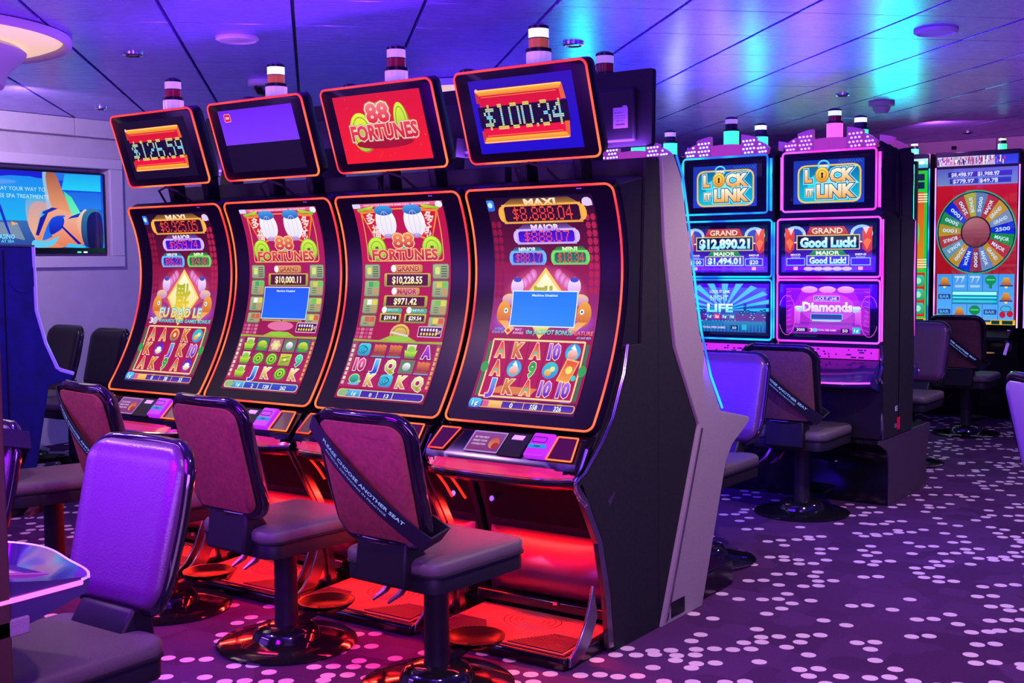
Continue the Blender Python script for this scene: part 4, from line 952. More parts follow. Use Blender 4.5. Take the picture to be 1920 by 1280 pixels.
def tri_machine(loc, rz, label, arts, LED, DOTM, side, cand, group='three screen slot machines'):
    root = thing('slot_machine', label, 'slot machine', loc, rz, group)
    f = -.31
    G().prism([(f + .03, .418), (f + .03, 2.13), (-.02, 2.13), (-.005, .418)], -.318, .318).obj('cabinet', SAT, root, bevel=.004)
    for s in (-1, 1):   # outer cheeks, flared below
        G().prism([(f + .045, .418), (f + .02, .80), (f + .02, 1.00), (f + .05, 1.38), (f + .03, 1.72), (-.01, 1.72), (-.005, 1.5), (-.002, .418)], s * .318, s * .330).obj('side_panel', CAB, root, bevel=.002)
        G().tube([(s * .319, y, z) for y, z in ((f + .0, 1.00), (f + .03, .86), (f - .02, .79), (f + .045, .74), (f + .04, .42))], .011, 6).obj('side_trim', CHR, root)
    # curved dark head shells
    for s in (-1, 1):
        for k, (ya, yb) in enumerate(((f + .02, f + .15), (f + .14, -.06), (-.07, -.03))):
            g = G().loft([[(s * (.296 + k * .008), ya, 1.76), (s * (.312 + k * .008), ya, 1.76), (s * (.312 + k * .008), yb, 1.735), (s * (.296 + k * .008), yb, 1.735)],
                          [(s * (.290 + k * .008), ya - .01, 2.00), (s * (.313 + k * .008), ya - .01, 2.00), (s * (.313 + k * .008), yb - .01, 2.00), (s * (.290 + k * .008), yb - .01, 2.00)],
                          [(s * .285, ya + .02, 2.165 - k * .012), (s * (.300 + k * .008), ya + .02, 2.165 - k * .012), (s * (.300 + k * .008), yb + .02, 2.150 - k * .012), (s * .285, yb + .02, 2.150 - k * .012)]])
            g.obj('head_shell', SAT, root, flat=True, bevel=.004)
    # three framed screens
    for nm, (z0, z1, hw, a, w_in, h_in) in (('upper_screen', (1.765, 2.125, .290, arts[0], .50, .29)), ('middle_screen', (1.372, 1.728, .320, arts[1], .58, .29)), ('lower_screen', (.985, 1.362, .320, arts[2], .60, .32))):
        ol = rr(2 * hw, z1 - z0, .022, 4); zc = (z0 + z1) / 2
        def mp(u, v, d): return (u, f - d, zc + v)
        g = G().loft([[mp(u, v, d) for u, v in ol(i)] for i, d in ((0, -.04), (0, .004), (.003, .007))])
        s = g.obj(nm, BZL, root)
        for ii, q in enumerate((.004,)):
            G().tube([mp(u, v, .008) for u, v in ol(q)], .0060, 6, True).obj('light_strip', LED[0], s, ang=80)
        a.build('display', SCW, s, lambda u, v, d: (-w_in / 2 + u * w_in, f - .0078 - d, zc + h_in / 2 - v * h_in), clip=True)
    # glowing tube at the sides
    for s in (-1, 1): G().tube([(s * .321, f + .012, z) for z in (1.0, 1.2, 1.37, 1.55, 1.71)], .008, 6).obj('side_light', LED[1], root)
    for s in (-1, 1): G().tube([(s * .300, f + .012, z) for z in (1.78, 2.10)], .009, 6).obj('side_light', LED[1], root)
    # fan top: six wedges over an arc
    cx, R0_, z_ = 0, .30, 2.128
    wed = [(-.285, -.205, 0, 'd'), (-.20, -.105, 1, 'd'), (-.10, 0, 2, 'p'), (0.0, .10, 2, 'p'), (.105, .20, 1, 'd'), (.205, .285, 0, 'd')]
    for x0, x1, lv, kd in wed:
        def top(x): return z_ + .118 * math.sqrt(max(0, 1 - (x / .30) ** 2)) + (.018 if lv == 1 else (.0 if lv == 0 else -.045))
        pts = [(x0 * .96, z_ - .012), (x1 * .96, z_ - .012)] + [(x1 + (x0 - x1) * k / 4, top(x1 + (x0 - x1) * k / 4)) for k in range(5)]
        wg = G().prism(pts, f + .005, f + .045, 'y').obj('fan_wedge', EPK if kd == 'p' else mat('wedge_violet', (.12, .04, .2), .3, coat=.4, emis=side, es=.22), root, bevel=.003)
        if kd == 'd':
            g = G()
            for a in range(4):
                for b in range(4):
                    x = x0 + (x1 - x0) * (a + .5 + .5 * (b % 2) - .25) / 4.1; zz = z_ + .012 + b * .024 + a * .001
                    if zz < top(x) - .010 and x0 + .006 < x < x1 - .006:
                        g.lathe([(.0062, 0), (.0045, .004)], 8, (x, 0, 0)) if False else g.prism([(x + .0062 * math.cos(q * math.pi / 4), zz + .0062 * math.sin(q * math.pi / 4)) for q in range(8)], f - .002, f + .006, 'y')
            if g.v: g.obj('lamp_dots', DOTM, wg, kind='stuff')
    G().box(-.055, .055, f + .03, f + .12, 2.12, 2.20).obj('lamp_base', SAT, root, bevel=.004)
    tower(root, 0, f + .09, 2.195, *cand, h=.185, r=.048)
    # pixel panel, button shelf, lower door
    g = G().box(-.30, .30, f + .01, f + .03, .890, .955); pp = g.obj('pixel_panel', mat('pixel_panel_glow', (.1, .0, .1), .4, emis=(.85, .03, .80), es=.8), root)
    g = G()
    for k in range(26):
        x, z = random.uniform(-.28, .28), random.choice([.897, .912, .926, .940]); g.box(x, x + random.choice([.008, .012, .03]), f + .006, f + .0115, z, z + .008)
    g.obj('pixel_blocks', mat('dark_violet_block', (.04, .0, .08), .4), pp, kind='stuff')
    rings = []
    for j in range(13):
        x = -.31 + .62 * j / 12; q = abs(x) / .31; fy = f - .24 + .10 * q ** 3
        rings.append([(x, f + .03, .885), (x, f - .02, .87), (x, fy, .775), (x, fy - .004, .760), (x, fy + .01, .745), (x, f + .03, .70)])
    sh = G().loft(rings).obj('button_shelf', mat('blue_violet_shelf', (.03, .015, .12), .18, coat=.6), root, ang=30)
    G().tube([(-.31 + .62 * j / 12, f - .248 + .10 * (abs(-.31 + .62 * j / 12) / .31) ** 3, .769) for j in range(13)], .0055, 6).obj('light_strip', LEDP, sh)
    A = Art(20, 8); A.frame(0, 0, 20, 7, 1.5, .7, H('60c8f0')); A.text('PRINTER', 10, 3.5, 2.2, H('90e0ff'), w=13)
    A.build('printer_label', art_mat('backlit_card', .75), sh, lambda u, v, d: (.12 + .10 * u, f - .045 - .02 * v - d, .852 - .035 * v + d))
    for x in (.02, .05): G().box(x, x + .02, f - .10, f - .085, .82, .828).obj('push_button', LPK, sh, bevel=.002)
    G().prism([(f + .03, .745), (f + .05, .60), (f + .035, .42), (f + .08, .42), (f + .08, .745)], -.30, .30).obj('lower_door', BLK, root, bevel=.004)
    G().box(-.20, .20, f + .028, f + .04, .60, .615).obj('door_handle', SAT, root)
    return root
GR = (LGR, LGR)
Lk, Gr1, Gr2, Cty, Stg = art_lock(), art_grand('$12,890.21', '$1,494.01', '$100', '$20'), art_grand('Good Luck!', 'Good Luck!', '', ''), art_city(), art_stage()
XL = [-2.585, -3.255, -3.925]
tri_machine((XL[0], 7.18, 0), 0, 'pink edged three screen slot machine, Good Luck! on its middle screen', (Lk, Gr2, Stg), (LEDP, LEDP), DOTP, (1, .1, .7), (LWH, LRD, LPK))
tri_machine((XL[1], 7.18, 0), 0, 'blue edged three screen slot machine showing $12,890.21 and a city skyline', (Lk, Gr1, Cty), (LEDC, LEDC), DOTW, (.5, .2, 1), (CLR, SAT, LGR))
tri_machine((XL[2], 7.18, 0), 0, 'three screen slot machine of which only the lit fan top shows above the silver panel', (Lk, Gr1, Cty), (LEDV, LEDV), DOTW, (.5, .2, 1), (CLR, SAT, LGR))
tri_machine((XL[0], 7.19, 0), math.pi, 'three screen slot machine backing onto the pink edged one, lamp showing behind it', (Lk, Gr2, Stg), (LEDP, LEDP), DOTP, (1, .1, .7), (LWH, SAT, LGR))
tri_machine((XL[1], 7.19, 0), math.pi, 'three screen slot machine backing onto the blue edged one, lamp showing behind it', (Lk, Gr1, Cty), (LEDC, LEDC), DOTW, (.5, .2, 1), (LWH, SAT, LGR))
tri_machine((XL[2], 7.19, 0), math.pi, 'slot machine of which only the green lit lamp shows right of the black monitor', (Lk, Gr1, Cty), (LEDC, LEDC), DOTW, (.5, .2, 1), (CLR, SAT, LGR))
# shared plinth under that island
pt = thing('machine_plinth', 'long dark plinth with a curved overhanging front under the lit three screen machines', 'plinth', (-3.26, 7.05, 0))
prof = [(-.19, .415), (-.195, .395), (-.14, .375), (-.06, .345), (-.02, .30), (.0, .22), (.0, 0), (.74, 0), (.74, .20), (.80, .375), (.82, .405), (.80, .415)]
G().prism(prof, -1.03, .99).obj('plinth_body', BLK, pt)
G().prism(prof, .99, 1.0).obj('plinth_end', mat('plinth_end_brown', (.055, .03, .05), .6, noise=.15, nscale=30), pt)
G().lathe([(.01, 0), (.01, .01)], 10, (.67, -.005, .24)).obj('lock', CHR, pt)
A = Art(8, 16); A.rect(3.5, 8, 8, 16, H('f01848')); A.text('E', 2.5, 2, 3, H('e0e0f0'), w=4); A.text('27A', 1.5, 13, 2.4, H('b0a0c0'), w=3.4)
lb = A.build('inspection_sticker', PRINT, pt, lambda u, v, d: (1.0065 + d, .06 + u * .1, .60 - v * .15))

# ------------------------------------------------------------------ tall wheel machines at the back
def wheel_machine(x, label, kind):
    root = thing('wheel_slot_machine', label, 'slot machine', (x, 11.3, 0), 0, 'tall wheel machines at the back')
    G().prism([(.01, .86), (.01, 2.44), (.55, 2.44), (.55, 0), (.10, 0), (.06, .50), (.02, .70)], -.372, .372).obj('cabinet', BLK, root, bevel=.006)
    A = Art(100, 186)
    if kind == 'green':
        A.rect(0, 0, 100, 186, H('18c838'), H('18d858')); A.rect(50, 4, 96, 12, H('082048')); A.text('$1,773', 72, 8, 6, H('d0fff0'), w=30); A.rect(50, 14, 96, 22, H('082048')); A.text('$70', 76, 18, 6, H('d0fff0'), w=16)
        A.rect(4, 26, 96, 120, H('e04820'), H('d89018'))
        for k in range(4): A.frame(58 + k * 9, 28 + k * 3, 110 + k * 9, 118 - k * 3, 1, 1.4, H('f8f0d0'))
        A.ell(44, 76, 46, 46, H('20f060'), n=36); A.ell(44, 76, 40, 40, H('f0c820'), n=36)
        for k in range(12): A.face([(44, 76), (44 + 40 * math.cos(R(k * 30)), 76 + 40 * math.sin(R(k * 30))), (44 + 40 * math.cos(R(k * 30 + 30)), 76 + 40 * math.sin(R(k * 30 + 30)))], H(['e8e040', '20e060', 'e84020', 'f8a020'][k % 4]))
        A.rect(2, 124, 98, 178, H('d82820'))
        for a in range(5):
            for b in range(3): A.rrect(6 + a * 19, 127 + b * 17, 21 + a * 19, 141 + b * 17, 3, H('30c8b0'), H('28a060')); A.ell(13.5 + a * 19, 134 + b * 17, 4, 4, H('a0f0d0'), n=8)
    else:
        A.rect(0, 0, 100, 186, H('c01028'), H('901018')); A.rect(0, 0, 100, 20, H('4858b8'), H('7088c8'))
        for a in range(4): A.rect(14 + a * 21, 4, 30 + a * 21, 10, H('1820a0')); A.rect(16 + a * 20, 12, 32 + a * 20, 18, H('2830b0'))
        A.text('$8,498.97   $1,988.97', 48, 7, 4.4, H('d8e0ff'), w=60); A.text('$779.97   $49.78', 48, 15, 4.4, H('d8e0ff'), w=56)
        cx, cy = 50, 76; A.ell(cx, cy, 50, 50, H('18a880'), n=40); A.ell(cx, cy, 48.5, 48.5, H('101840'), n=40)
        cs = ['1020d8', '108838', 'b02838', 'b88820', '6880b8', '8c2840', '1020d8', 'b88820', '6090a8', 'a83840', 'b09028', '208850', '1020d8', 'a83040', 'a8a038', '5878b0', 'b02838', 'c09028', '7888b0']
        nseg = 19
        for k in range(nseg):
            a0, a1 = 360 * k / nseg - 15, 360 * (k + 1) / nseg - 15; am = (a0 + a1) / 2
            A.face([(cx, cy)] + [(cx + 47 * math.cos(R(a0 + (a1 - a0) * q / 3)), cy + 47 * math.sin(R(a0 + (a1 - a0) * q / 3))) for q in range(4)], H(cs[k]))
            A.text(random.choice(['MINOR', 'MAJOR', '1000', '5000', 'GRAND', '750', '2500', 'BONUS']), cx + 33 * math.cos(R(am)), cy + 33 * math.sin(R(am)), 4.2, H('c8e0ff'), w=18, rot=am)
        A.ell(cx, cy, 19, 19, H('281028'), n=28); A.ell(cx, cy, 17, 17, H('b06070'), H('701830'), n=28)
        A.rect(2, 126, 98, 180, H('3c98f0'), H('58b0ff'))
        for k in range(1, 5): A.line(2 + 19.2 * k, 126, 2 + 19.2 * k, 180, .6, H('2850a0'))
        for r_, row in enumerate((('bell', 'seven', 'seven', 'clover', 'bell'), ('bar', '', '', '', 'bell'), ('bar', 'bell', 'clover', 'bar', 'cherry'))):
            for i, k in enumerate(row):
                x_, y_ = 11.6 + 19.2 * i, 135 + 18 * r_
                if k == 'bell': A.face([(x_ - 7, y_ + 5), (x_ - 3, y_ - 5), (x_ + 3, y_ - 5), (x_ + 7, y_ + 5)], H('e8a020'), H('a04838')); A.ell(x_, y_ + 6, 2, 2, H('f0e060'), n=8); A.rect(x_ - 8, y_ + 4, x_ + 8, y_ + 5.5, H('183080'))
                if k == 'bar':
                    A.rrect(x_ - 8, y_ - 3, x_ + 8, y_ + 3, 1, H('284890')); A.text('BAR', x_, y_, 3.4, H('68b0f0'), w=12)
                if k == 'clover': A.ell(x_, y_ - 2, 7, 6, H('108850'), n=12); A.rect(x_ - 5, y_ - 3, x_ + 5, y_ - 1.6, H('60d888')); A.rect(x_ - 2, y_ + 3, x_ + 2, y_ + 8, H('108850'))
                if k == 'seven': A.text('77', x_, y_ - 2, 9, H('d0e0f0'), H('6890c8'), w=13); A.rect(x_ - 6, y_ + 4, x_ + 6, y_ + 7, H('a0c8e8'))
                if k == 'cherry': A.ell(x_ - 4, y_ + 3, 4, 4, H('c01838'), n=10); A.ell(x_ + 5, y_ + 2, 4, 4, H('c01838'), n=10); A.ring(x_, y_ - 4, 7, 4, 1, H('188040'), 12)
        A.rect(21, 146, 78, 162, H('0878b0')); A.rect(22, 147, 77, 151, H('a0fff0')); A.rect(22, 153, 77, 155, H('40f0f0')); A.rect(22, 157, 77, 160, H('18c8e0'))
    A.rect(0, 180, 100, 186, H('e8a020'), H('f0d040')); A.rect(30, 180.5, 70, 183, H('0858a0')); A.rect(71, 181, 81, 185.5, H('083838')); A.rect(84, 181, 97, 185.5, H('083838'))
    A.build('display', SCW, root, planar(-.352, 2.285, .704, 1.42, 0.0), clip=True)
    fr = G().loft([[(u, .012 - d, 1.575 + v) for u, v in rr(.744, 1.50, .01, 2)(i)] for i, d in ((0, 0), (0, .006))]).obj('screen_bezel', BZL, root)
    fr.location.y = .008
    for s in (-1, 1): G().tube([(s * .366, 0, .84), (s * .366, 0, 2.30)], .006, 6).obj('light_strip', LEDV if kind != 'green' else LEDC, root)
    A = Art(100, 14)
    if kind == 'green': A.rect(0, 0, 100, 14, H('c0fff0'), H('40e0c0')); A.rect(0, 9, 100, 14, H('20c0d0')); [A.ell(8 + k * 12, 6, 4, 3, H('ffffff'), n=8) for k in range(8)]
    else:
        A.rect(0, 0, 100, 14, H('d0c0d8'), H('c8a8c8')); A.rect(72, 0, 100, 14, H('2838d0'), H('3040e0'))
        for k in range(150): q = random.random(); A.rect(q * 84, random.uniform(0, 12.5), q * 84 + 1.2, random.uniform(0, 14), H(random.choice(['e03050', '3040a0', 'f0f0ff', '2a1850'])))
    A.build('header_display', SCW, root, planar(-.352, 2.395, .704, .085, 0.0), clip=True)
    # player shelf with a lit button, side curves and lower door
    g = G().prism([(.02, .83), (-.16, .76), (-.17, .735), (-.02, .70), (.03, .70)], -.33, .33); sh = g.obj('button_shelf', SAT, root, bevel=.005)
    G().lathe([(.022, 0), (.022, .012)], 12, (.05, -.06, .80)).obj('push_button', mat('red_button', (.4, .05, .02), .3, emis=(1, .1, .03), es=1.2), sh)
    G().lathe([(.06, 0), (.06, .004)], 16, (.16, -.17, .62)).obj('note_tray', mat('amber_tray', (.3, .2, .3), .3, emis=(.9, .5, .1), es=.3), root)
    for s in (-1, 1): G().tube([(s * .30, -.01, .82), (s * .30, -.03, .70), (s * .28, -.06, .60)], .014, 6).obj('side_curve', mat('violet_curve', (.2, .1, .5), .3, emis=(.4, .2, 1), es=.5), root)
    tower(root, .18, .15, 2.44, LWH, SAT, LGR, h=.12, r=.04)
    return root
wheel_machine(-2.865, 'tall slot machine with a red wheel picture over blue symbols', 'red')
wheel_machine(-3.655, 'tall slot machine with a bright green wheel picture, partly hidden by the dark shells', 'green')
wheel_machine(-2.075, 'tall slot machine cut off by the right edge of the photo', 'red')
# further machines along the back, lit screens partly hidden by the islands
for k, xx in enumerate((-4.445, -5.235)):
    wheel_machine(xx, ('tall green screened slot machine hidden behind the blue edged one', 'tall slot machine hidden behind the silver panel')[k], 'green' if k == 0 else 'red')

# unseen glow panels, added so that the metal ceiling mirrors them as streaks
for x, z, sx, sy, c, p, nm in ((-6.72, 1.8, .14, 1.0, (.02, 1, .9), 7, 'turquoise'), (-5.60, 1.6, .12, .9, (.5, .6, 1), 2.5, 'white blue'), (-4.76, 1.6, .16, .9, (.02, .6, 1), 6, 'sky blue'),
                               (-5.1, 1.5, .3, .6, (.5, .35, 1), 3, 'lavender'), (-4.22, 1.5, .3, .6, (.5, .25, 1), 2.5, 'violet'), (-3.42, 1.9, .34, .8, (.02, 1, .6), 8, 'green')):
    t = thing('streak_glow', 'tall ' + nm + ' glow panel added out of sight behind the three screen machines', 'glow panel', (x, 10.73, 0))
    G().box(-sx / 2 - .02, sx / 2 + .02, -.02, .04, 0, z + sy / 2 + .03).obj('glow_backing', SAT, t, bevel=.004)
    G().box(-sx / 2, sx / 2, -.026, -.020, z - sy / 2, z + sy / 2).obj('glow_panel', mat('added_glow_' + nm, (.1, .1, .1), .4, emis=c, es=p / (math.pi * sx * sy)), t)

# ------------------------------------------------------------------ chairs
def chair(loc, rz, label, back='maroon', strap=None, seatm=None, backm=None, lever=True, foot=True, grp='swivel casino chairs'):
    root = thing('swivel_chair', label, 'chair', loc, rz, grp)
    vin = backm or VIN; sm = seatm or VIS
    # base
    G().lathe([(.272, 0), (.275, .008), (.262, .016), (.18, .022), (.135, .030), (.125, .055), (.11, .072), (.06, .082)], 40).obj('base', GLB, root, ang=50)
    G().lathe([(.050, .075), (.046, .10), (.044, .40), (.05, .43)], 20).obj('pole', SAT, root)
    if foot:
        g = G().lathe([(.030, .060), (.085, .066), (.112, .088), (.116, .096), (.108, .096), (.08, .078), (.02, .074)], 28, (.0, .205, .03)); fo = g.obj('foot_rest', mat('black_dish', (.004, .004, .005), .3, spec=.15), root, ang=50)
        G().prism([(0, .045), (.02, .10), (.15, .115), (.15, .085)], -.02, .02).obj('foot_rest_arm', SAT, fo)
    # seat: underside pan, cushion in two layers with a seam
    ol = rr(.445, .50, .06, 5)
    def sm_(z0, pf=0): return lambda u, v, d: (u, v + .005, z0 + d + pf * (1 - (u / .23) ** 2))
    G().pillow(ol, [(.03, 0), (.006, .006), (.004, .05), (.008, .058)], sm_(.402)).obj('seat_pan', SAT, root, ang=50)
    G().pillow(ol, [(.012, 0), (.0, .010), (.0, .038), (.008, .048), (.022, .054), (.06, .058)], sm_(.462)).obj('seat', sm, root, ang=60)
    G().tube([(u, v + .005, .466) for u, v in ol(.001)], .005, 6, True).obj('seat_piping', SAT, root)
    # bracket joining seat and back
    G().prism([(-.285, .425), (-.16, .425), (-.16, .51), (-.205, .575), (-.268, .575)], -.115, .115).obj('back_bracket', SAT, root, bevel=.01)
    # backrest, leaning
    def bk(u, v, d):  # v 0..~.45 height, d towards the sitter
        q = v / .45; y = -.262 - .115 * q - .015 * math.sin(math.pi * q); z = .565 + .435 * q
        c_ = .035 * (u / .21) ** 2
        return (u, y + d * .97 + c_, z + d * .22)
    def bo(ins):
        # wide top, slightly narrower bottom with bigger corners
        return [(u * (1.0 if v > 0 else 1 - .06 * (-v / .22)), v + .225) for u, v in rr(.425, .45, .075, 6)(ins)]
    G().pillow(bo, [(.004, 0), (.0, .012), (.004, .030), (.022, .046), (.06, .052)], bk).obj('backrest', vin, root, ang=60)
    G().pillow(bo, [(.0, -.018), (.0, .006)], bk).obj('backrest_shell', GLB, root, ang=60)
    G().pillow(bo, [(.020, -.017), (.022, -.024), (.06, -.026)], bk).obj('back_panel', {'maroon': MAR, 'brown': BRN, 'grey': mat('silver_grey_vinyl', (.42, .36, .40), .35)}[back], root, ang=60)
    G().tube([bk(u, v, .004) for u, v in dense(bo(.0), .04)], .0165, 8, True).obj('backrest_rim', GLB, root, ang=80)
    G().tube([bk(u, v, .030) for u, v in dense(bo(.022), .05)], .0045, 6, True).obj('backrest_piping', vin, root, ang=80)
    if lever:
        for dx in (0, .075):
            pts = [(-.16 + dx, -.02, .42), (-.175 + dx, -.03, .37), (-.20 + dx, -.05, .32), (-.235 + dx, -.08, .285)]
            G().tube(pts, [.010, .014, .014, .006], 6).obj('lever', mat('lever_chrome', (.30, .12, .14), .2, metal=1), root)
    if strap:
        s = thing('seat_strap', strap, 'strap', loc, rz, 'navy distancing straps on chair backs')
        # band across the back panel from upper left to lower right (seen from behind)
        p0, p1 = (-.222, .415), (.205, .03)   # u,v
        L = math.dist(p0, p1); du, dv = (p1[0] - p0[0]) / L, (p1[1] - p0[1]) / L; nu, nv = -dv, du; hwid = .033
        def st(a, b, d): u = p0[0] + du * a + nu * b; v = p0[1] + dv * a + nv * b; return bk(u, v, -d)
        rings = []
        for k in range(13):
            a = L * k / 12; rings.append([st(a, -hwid, .030), st(a, hwid, .030), st(a, hwid, .034), st(a, -hwid, .034)])
        # wraps over the edges and across the front
        def edge(a, dd): return [st(a, -hwid, dd[0]), st(a, hwid, dd[0]), st(a, hwid, dd[1]), st(a, -hwid, dd[1])]
        b = G().loft(rings); b.obj('strap_band', STR, s)
        fr = []
        for k in range(13):
            a = L * k / 12; fr.append([st(a, -hwid, -.060), st(a, hwid, -.060), st(a, hwid, -.056), st(a, -hwid, -.056)])
        G().loft(fr).obj('strap_front', STR, s)
        for a in (0, L):
            G().loft([[st(a + q, -hwid, .034), st(a + q, hwid, .034), st(a + q, hwid, -.060), st(a + q, -hwid, -.060)] for q in ((-.006, 0) if a == 0 else (0, .006))]).obj('strap_side', STR, s)
        A = Art(L, .06); A.text('PLEASE CHOOSE ANOTHER SEAT', L * .5, .018, .0145, H('8ca8ff'), w=L * .70, bold=.02); A.text('PHYSICAL DISTANCING IN PRACTICE', L * .47, .042, .0085, H('7090f0'), w=L * .54, bold=.02)
        # seen from behind: a runs to the lower right, so b must run to the lower left side of the band
        A.build('strap_lettering', art_mat('glowing_print', .9), s, lambda u, v, d: st(u * L, (.03 - v * .06) * .93, .0345 + d), slices=0)  # printed lettering given a glow of its own
    return root
BVN = mat('black_vinyl', (.006, .006, .008), .4, spec=.3)
chair((-2.615, 3.19, 0), R(-3), 'maroon backed swivel chair with strap in front of the $100.34 machine', strap='navy strap with white lettering across the nearest maroon chair back')
chair((-3.40, 3.22, 0), R(-5), 'maroon backed swivel chair without strap, second from the row end')
chair((-4.19, 3.27, 0), R(-10), 'maroon backed swivel chair with strap seen behind the purple one', strap='navy strap on the maroon chair left of the strapless one')
chair((-5.0, 3.26, 0), R(-20), 'swivel chair at the far left machine, its dark seat and back edge showing')
chair((-2.755, 1.74, 0), R(180), 'near chair with purple shining backrest facing left bank', lever=False)
chair((-3.53, 1.72, 0), R(180), 'chair cut off by the left edge beside the purple shining one', lever=False, strap='dark strap over the top corner of the cut off left chair')
chair((-2.64, 5.30, 0), R(180), 'blue shining vinyl chair in front of the silver speckled panel side', lever=False)
chair((-2.63, 6.60, 0), R(0), 'brown backed swivel chair with strap before the pink edged machine', back='brown', strap='navy strap on the brown chair back before the pink edged machine')
chair((-2.66, 8.62, 0), R(180), 'dark chair behind the lit island, facing back towards it', lever=False)
chair((-2.66, 10.28, 0), R(0), 'brown backed swivel chair with strap before the red wheel machine', back='brown', strap='navy strap on the far chair back before the red wheel machine')
chair((-8.32, 5.26, 0), R(180), 'black chair back against the wall just right of the blue cabinet', lever=False, backm=BVN)
chair((-7.60, 5.15, 0), R(180), 'black chair back between the wall and the far left curved machine', lever=False, backm=BVN)
chair((-0.82, 5.40, 0), R(-40), 'pale vinyl chair cut off by the right edge, coloured lights on its chrome rim', lever=False, backm=VIS, back='grey')

# ------------------------------------------------------------------ dark blue cabinet far left with a purple lit edge
bc = thing('slot_machine', 'dark blue sided slot machine cabinet at the left with purple edge, below the television', 'slot machine', (-6.80, 3.6, 0))
prof = [(.10, .0), (.10, 1.60), (.54, 1.60), (.545, 1.22), (.60, 1.02), (.67, .86), (.79, .815), (.79, .79), (.62, .76), (.50, .18), (.50, 0)]
G().prism(prof, -.33, .33).obj('cabinet', BLU, bc, bevel=.005)
G().box(.331, .335, .345, .352, .02, 1.58).obj('panel_seam', SAT, bc)
G().box(-.34, .34, .15, .54, .0, .16).obj('base', BLK, bc, bevel=.005)
G().box(-.335, .335, .09, .555, 1.60, 1.612).obj('top_cap', CHD, bc, bevel=.003)
G().tube([(.325, y, z) for y, z in ((.548, 1.60), (.553, 1.22), (.608, 1.02), (.68, .868), (.70, .85), (.79, .82))], .013, 8).obj('edge_light', mat('purple_edge_tube', (.2, .1, .6), .25, coat=.6, emis=(.24, .10, .95), es=.75), bc)
G().lathe([(.09, 0), (.09, .003)], 28, (0, 0, 0)).obj('speaker_grille', BLU, bc).matrix_local = Matrix.Translation((.331, .47, 1.42)) @ Matrix.Rotation(R(90), 4, 'Y')
gl = thing('drinking_glass', 'faceted clear glass standing on the dark blue cabinet', 'glass', (-6.57, 3.86, 1.6125))
GLS = mat('clear_glass', (.9, .9, 1), .05, trans=1.0)
n = 14
G().loft([[(r * math.cos(2 * math.pi * k / n), r * math.sin(2 * math.pi * k / n), z) for k in range(n)] for r, z in ((.030, 0), (.032, .006), (.036, .115), (.034, .115), (.030, .012))]).obj('tumbler', GLS, gl, flat=True)

# ------------------------------------------------------------------ near left machine: its deck with a pink edge and bronze post
nm = thing('slot_machine', 'near left slot machine, only its pink edged button deck and bronze post in view', 'slot machine', (-2.76, 1.42, .02))
G().prism([(-.62, 0), (-.62, 1.9), (-.25, 1.9), (-.14, 1.5), (-.16, 1.2), (-.05, .80), (-.05, .70), (.0, .68), (.0, 0)], -.352, .334).obj('cabinet', SAT, nm, bevel=.006)
G().box(.335, .372, -.045, .026, .0, 1.33).obj('bronze_post', GLD, nm, bevel=.006)
rings = []
NX = 18
def nfy(x): q = abs(x) / .365; return .315 - .10 * q ** 4 + .02 * math.cos(x * 14)
for j in range(NX + 1):
    x = -.365 + .73 * j / NX; fy = nfy(x)
    rings.append([(x, -.06, .80), (x, .02, .785), (x, .12, .765), (x, fy, .752), (x, fy + .006, .74), (x, fy - .004, .715), (x, .0, .66), (x, -.06, .66)])
dk = G().loft(rings).obj('button_deck', mat('violet_glossy_deck', (.05, .04, .11), .12, coat=.8), nm, ang=30)
G().tube([(.368, -.03, .742), (.369, .05, .742), (.368, .15, .742), (.366, nfy(.36) - .02, .742)], .006, 8).obj('light_strip', mat('pink_white_led', (.1, .02, .1), .3, emis=(1.0, .10, .72), es=2.6), dk)
G().tube([(.366, nfy(.36) - .02, .748)] + [(.36 - .72 * k / 24, nfy(.36 - .72 * k / 24) + .003, .750) for k in range(25)], .004, 6).obj('deck_trim', LEDV, dk)
A = Art(40, 30); A.rect(0, 0, 40, 30, H('c040e0'), H('8030d8')); A.rect(2, 4, 20, 26, H('f0a0c8'), H('d040f0')); A.ell(11, 16, 7, 6, H('a0e8a0')); A.rect(24, 3, 38, 27, H('3818a0'))
A.build('button_screen', art_mat('backlit_card', .75), dk, lambda u, v, d: (.30 - v * .24, .04 + .13 * u, .7855 - .0255 * u + d))
for k in range(2): G().box(-.05 + k * .05, -.03 + k * .05, -.02, .14, .784, .790).obj('deck_slot', CHD, dk)
G().box(.36, .372, -.03, .07, .66, .70).obj('deck_bracket', GRY, nm, bevel=.004)
G().box(.386, .389, -.04, -.008, .08, .22).obj('yellow_sticker', mat('yellow_print', (.8, .55, .02), .6), nm)
G().lathe([(.022, 0), (.022, .006)], 16, (.33, .0, 0)).obj('lit_button', LEDV, nm).matrix_local = Matrix.Translation((.30, .003, .58)) @ Matrix.Rotation(R(-90), 4, 'X')

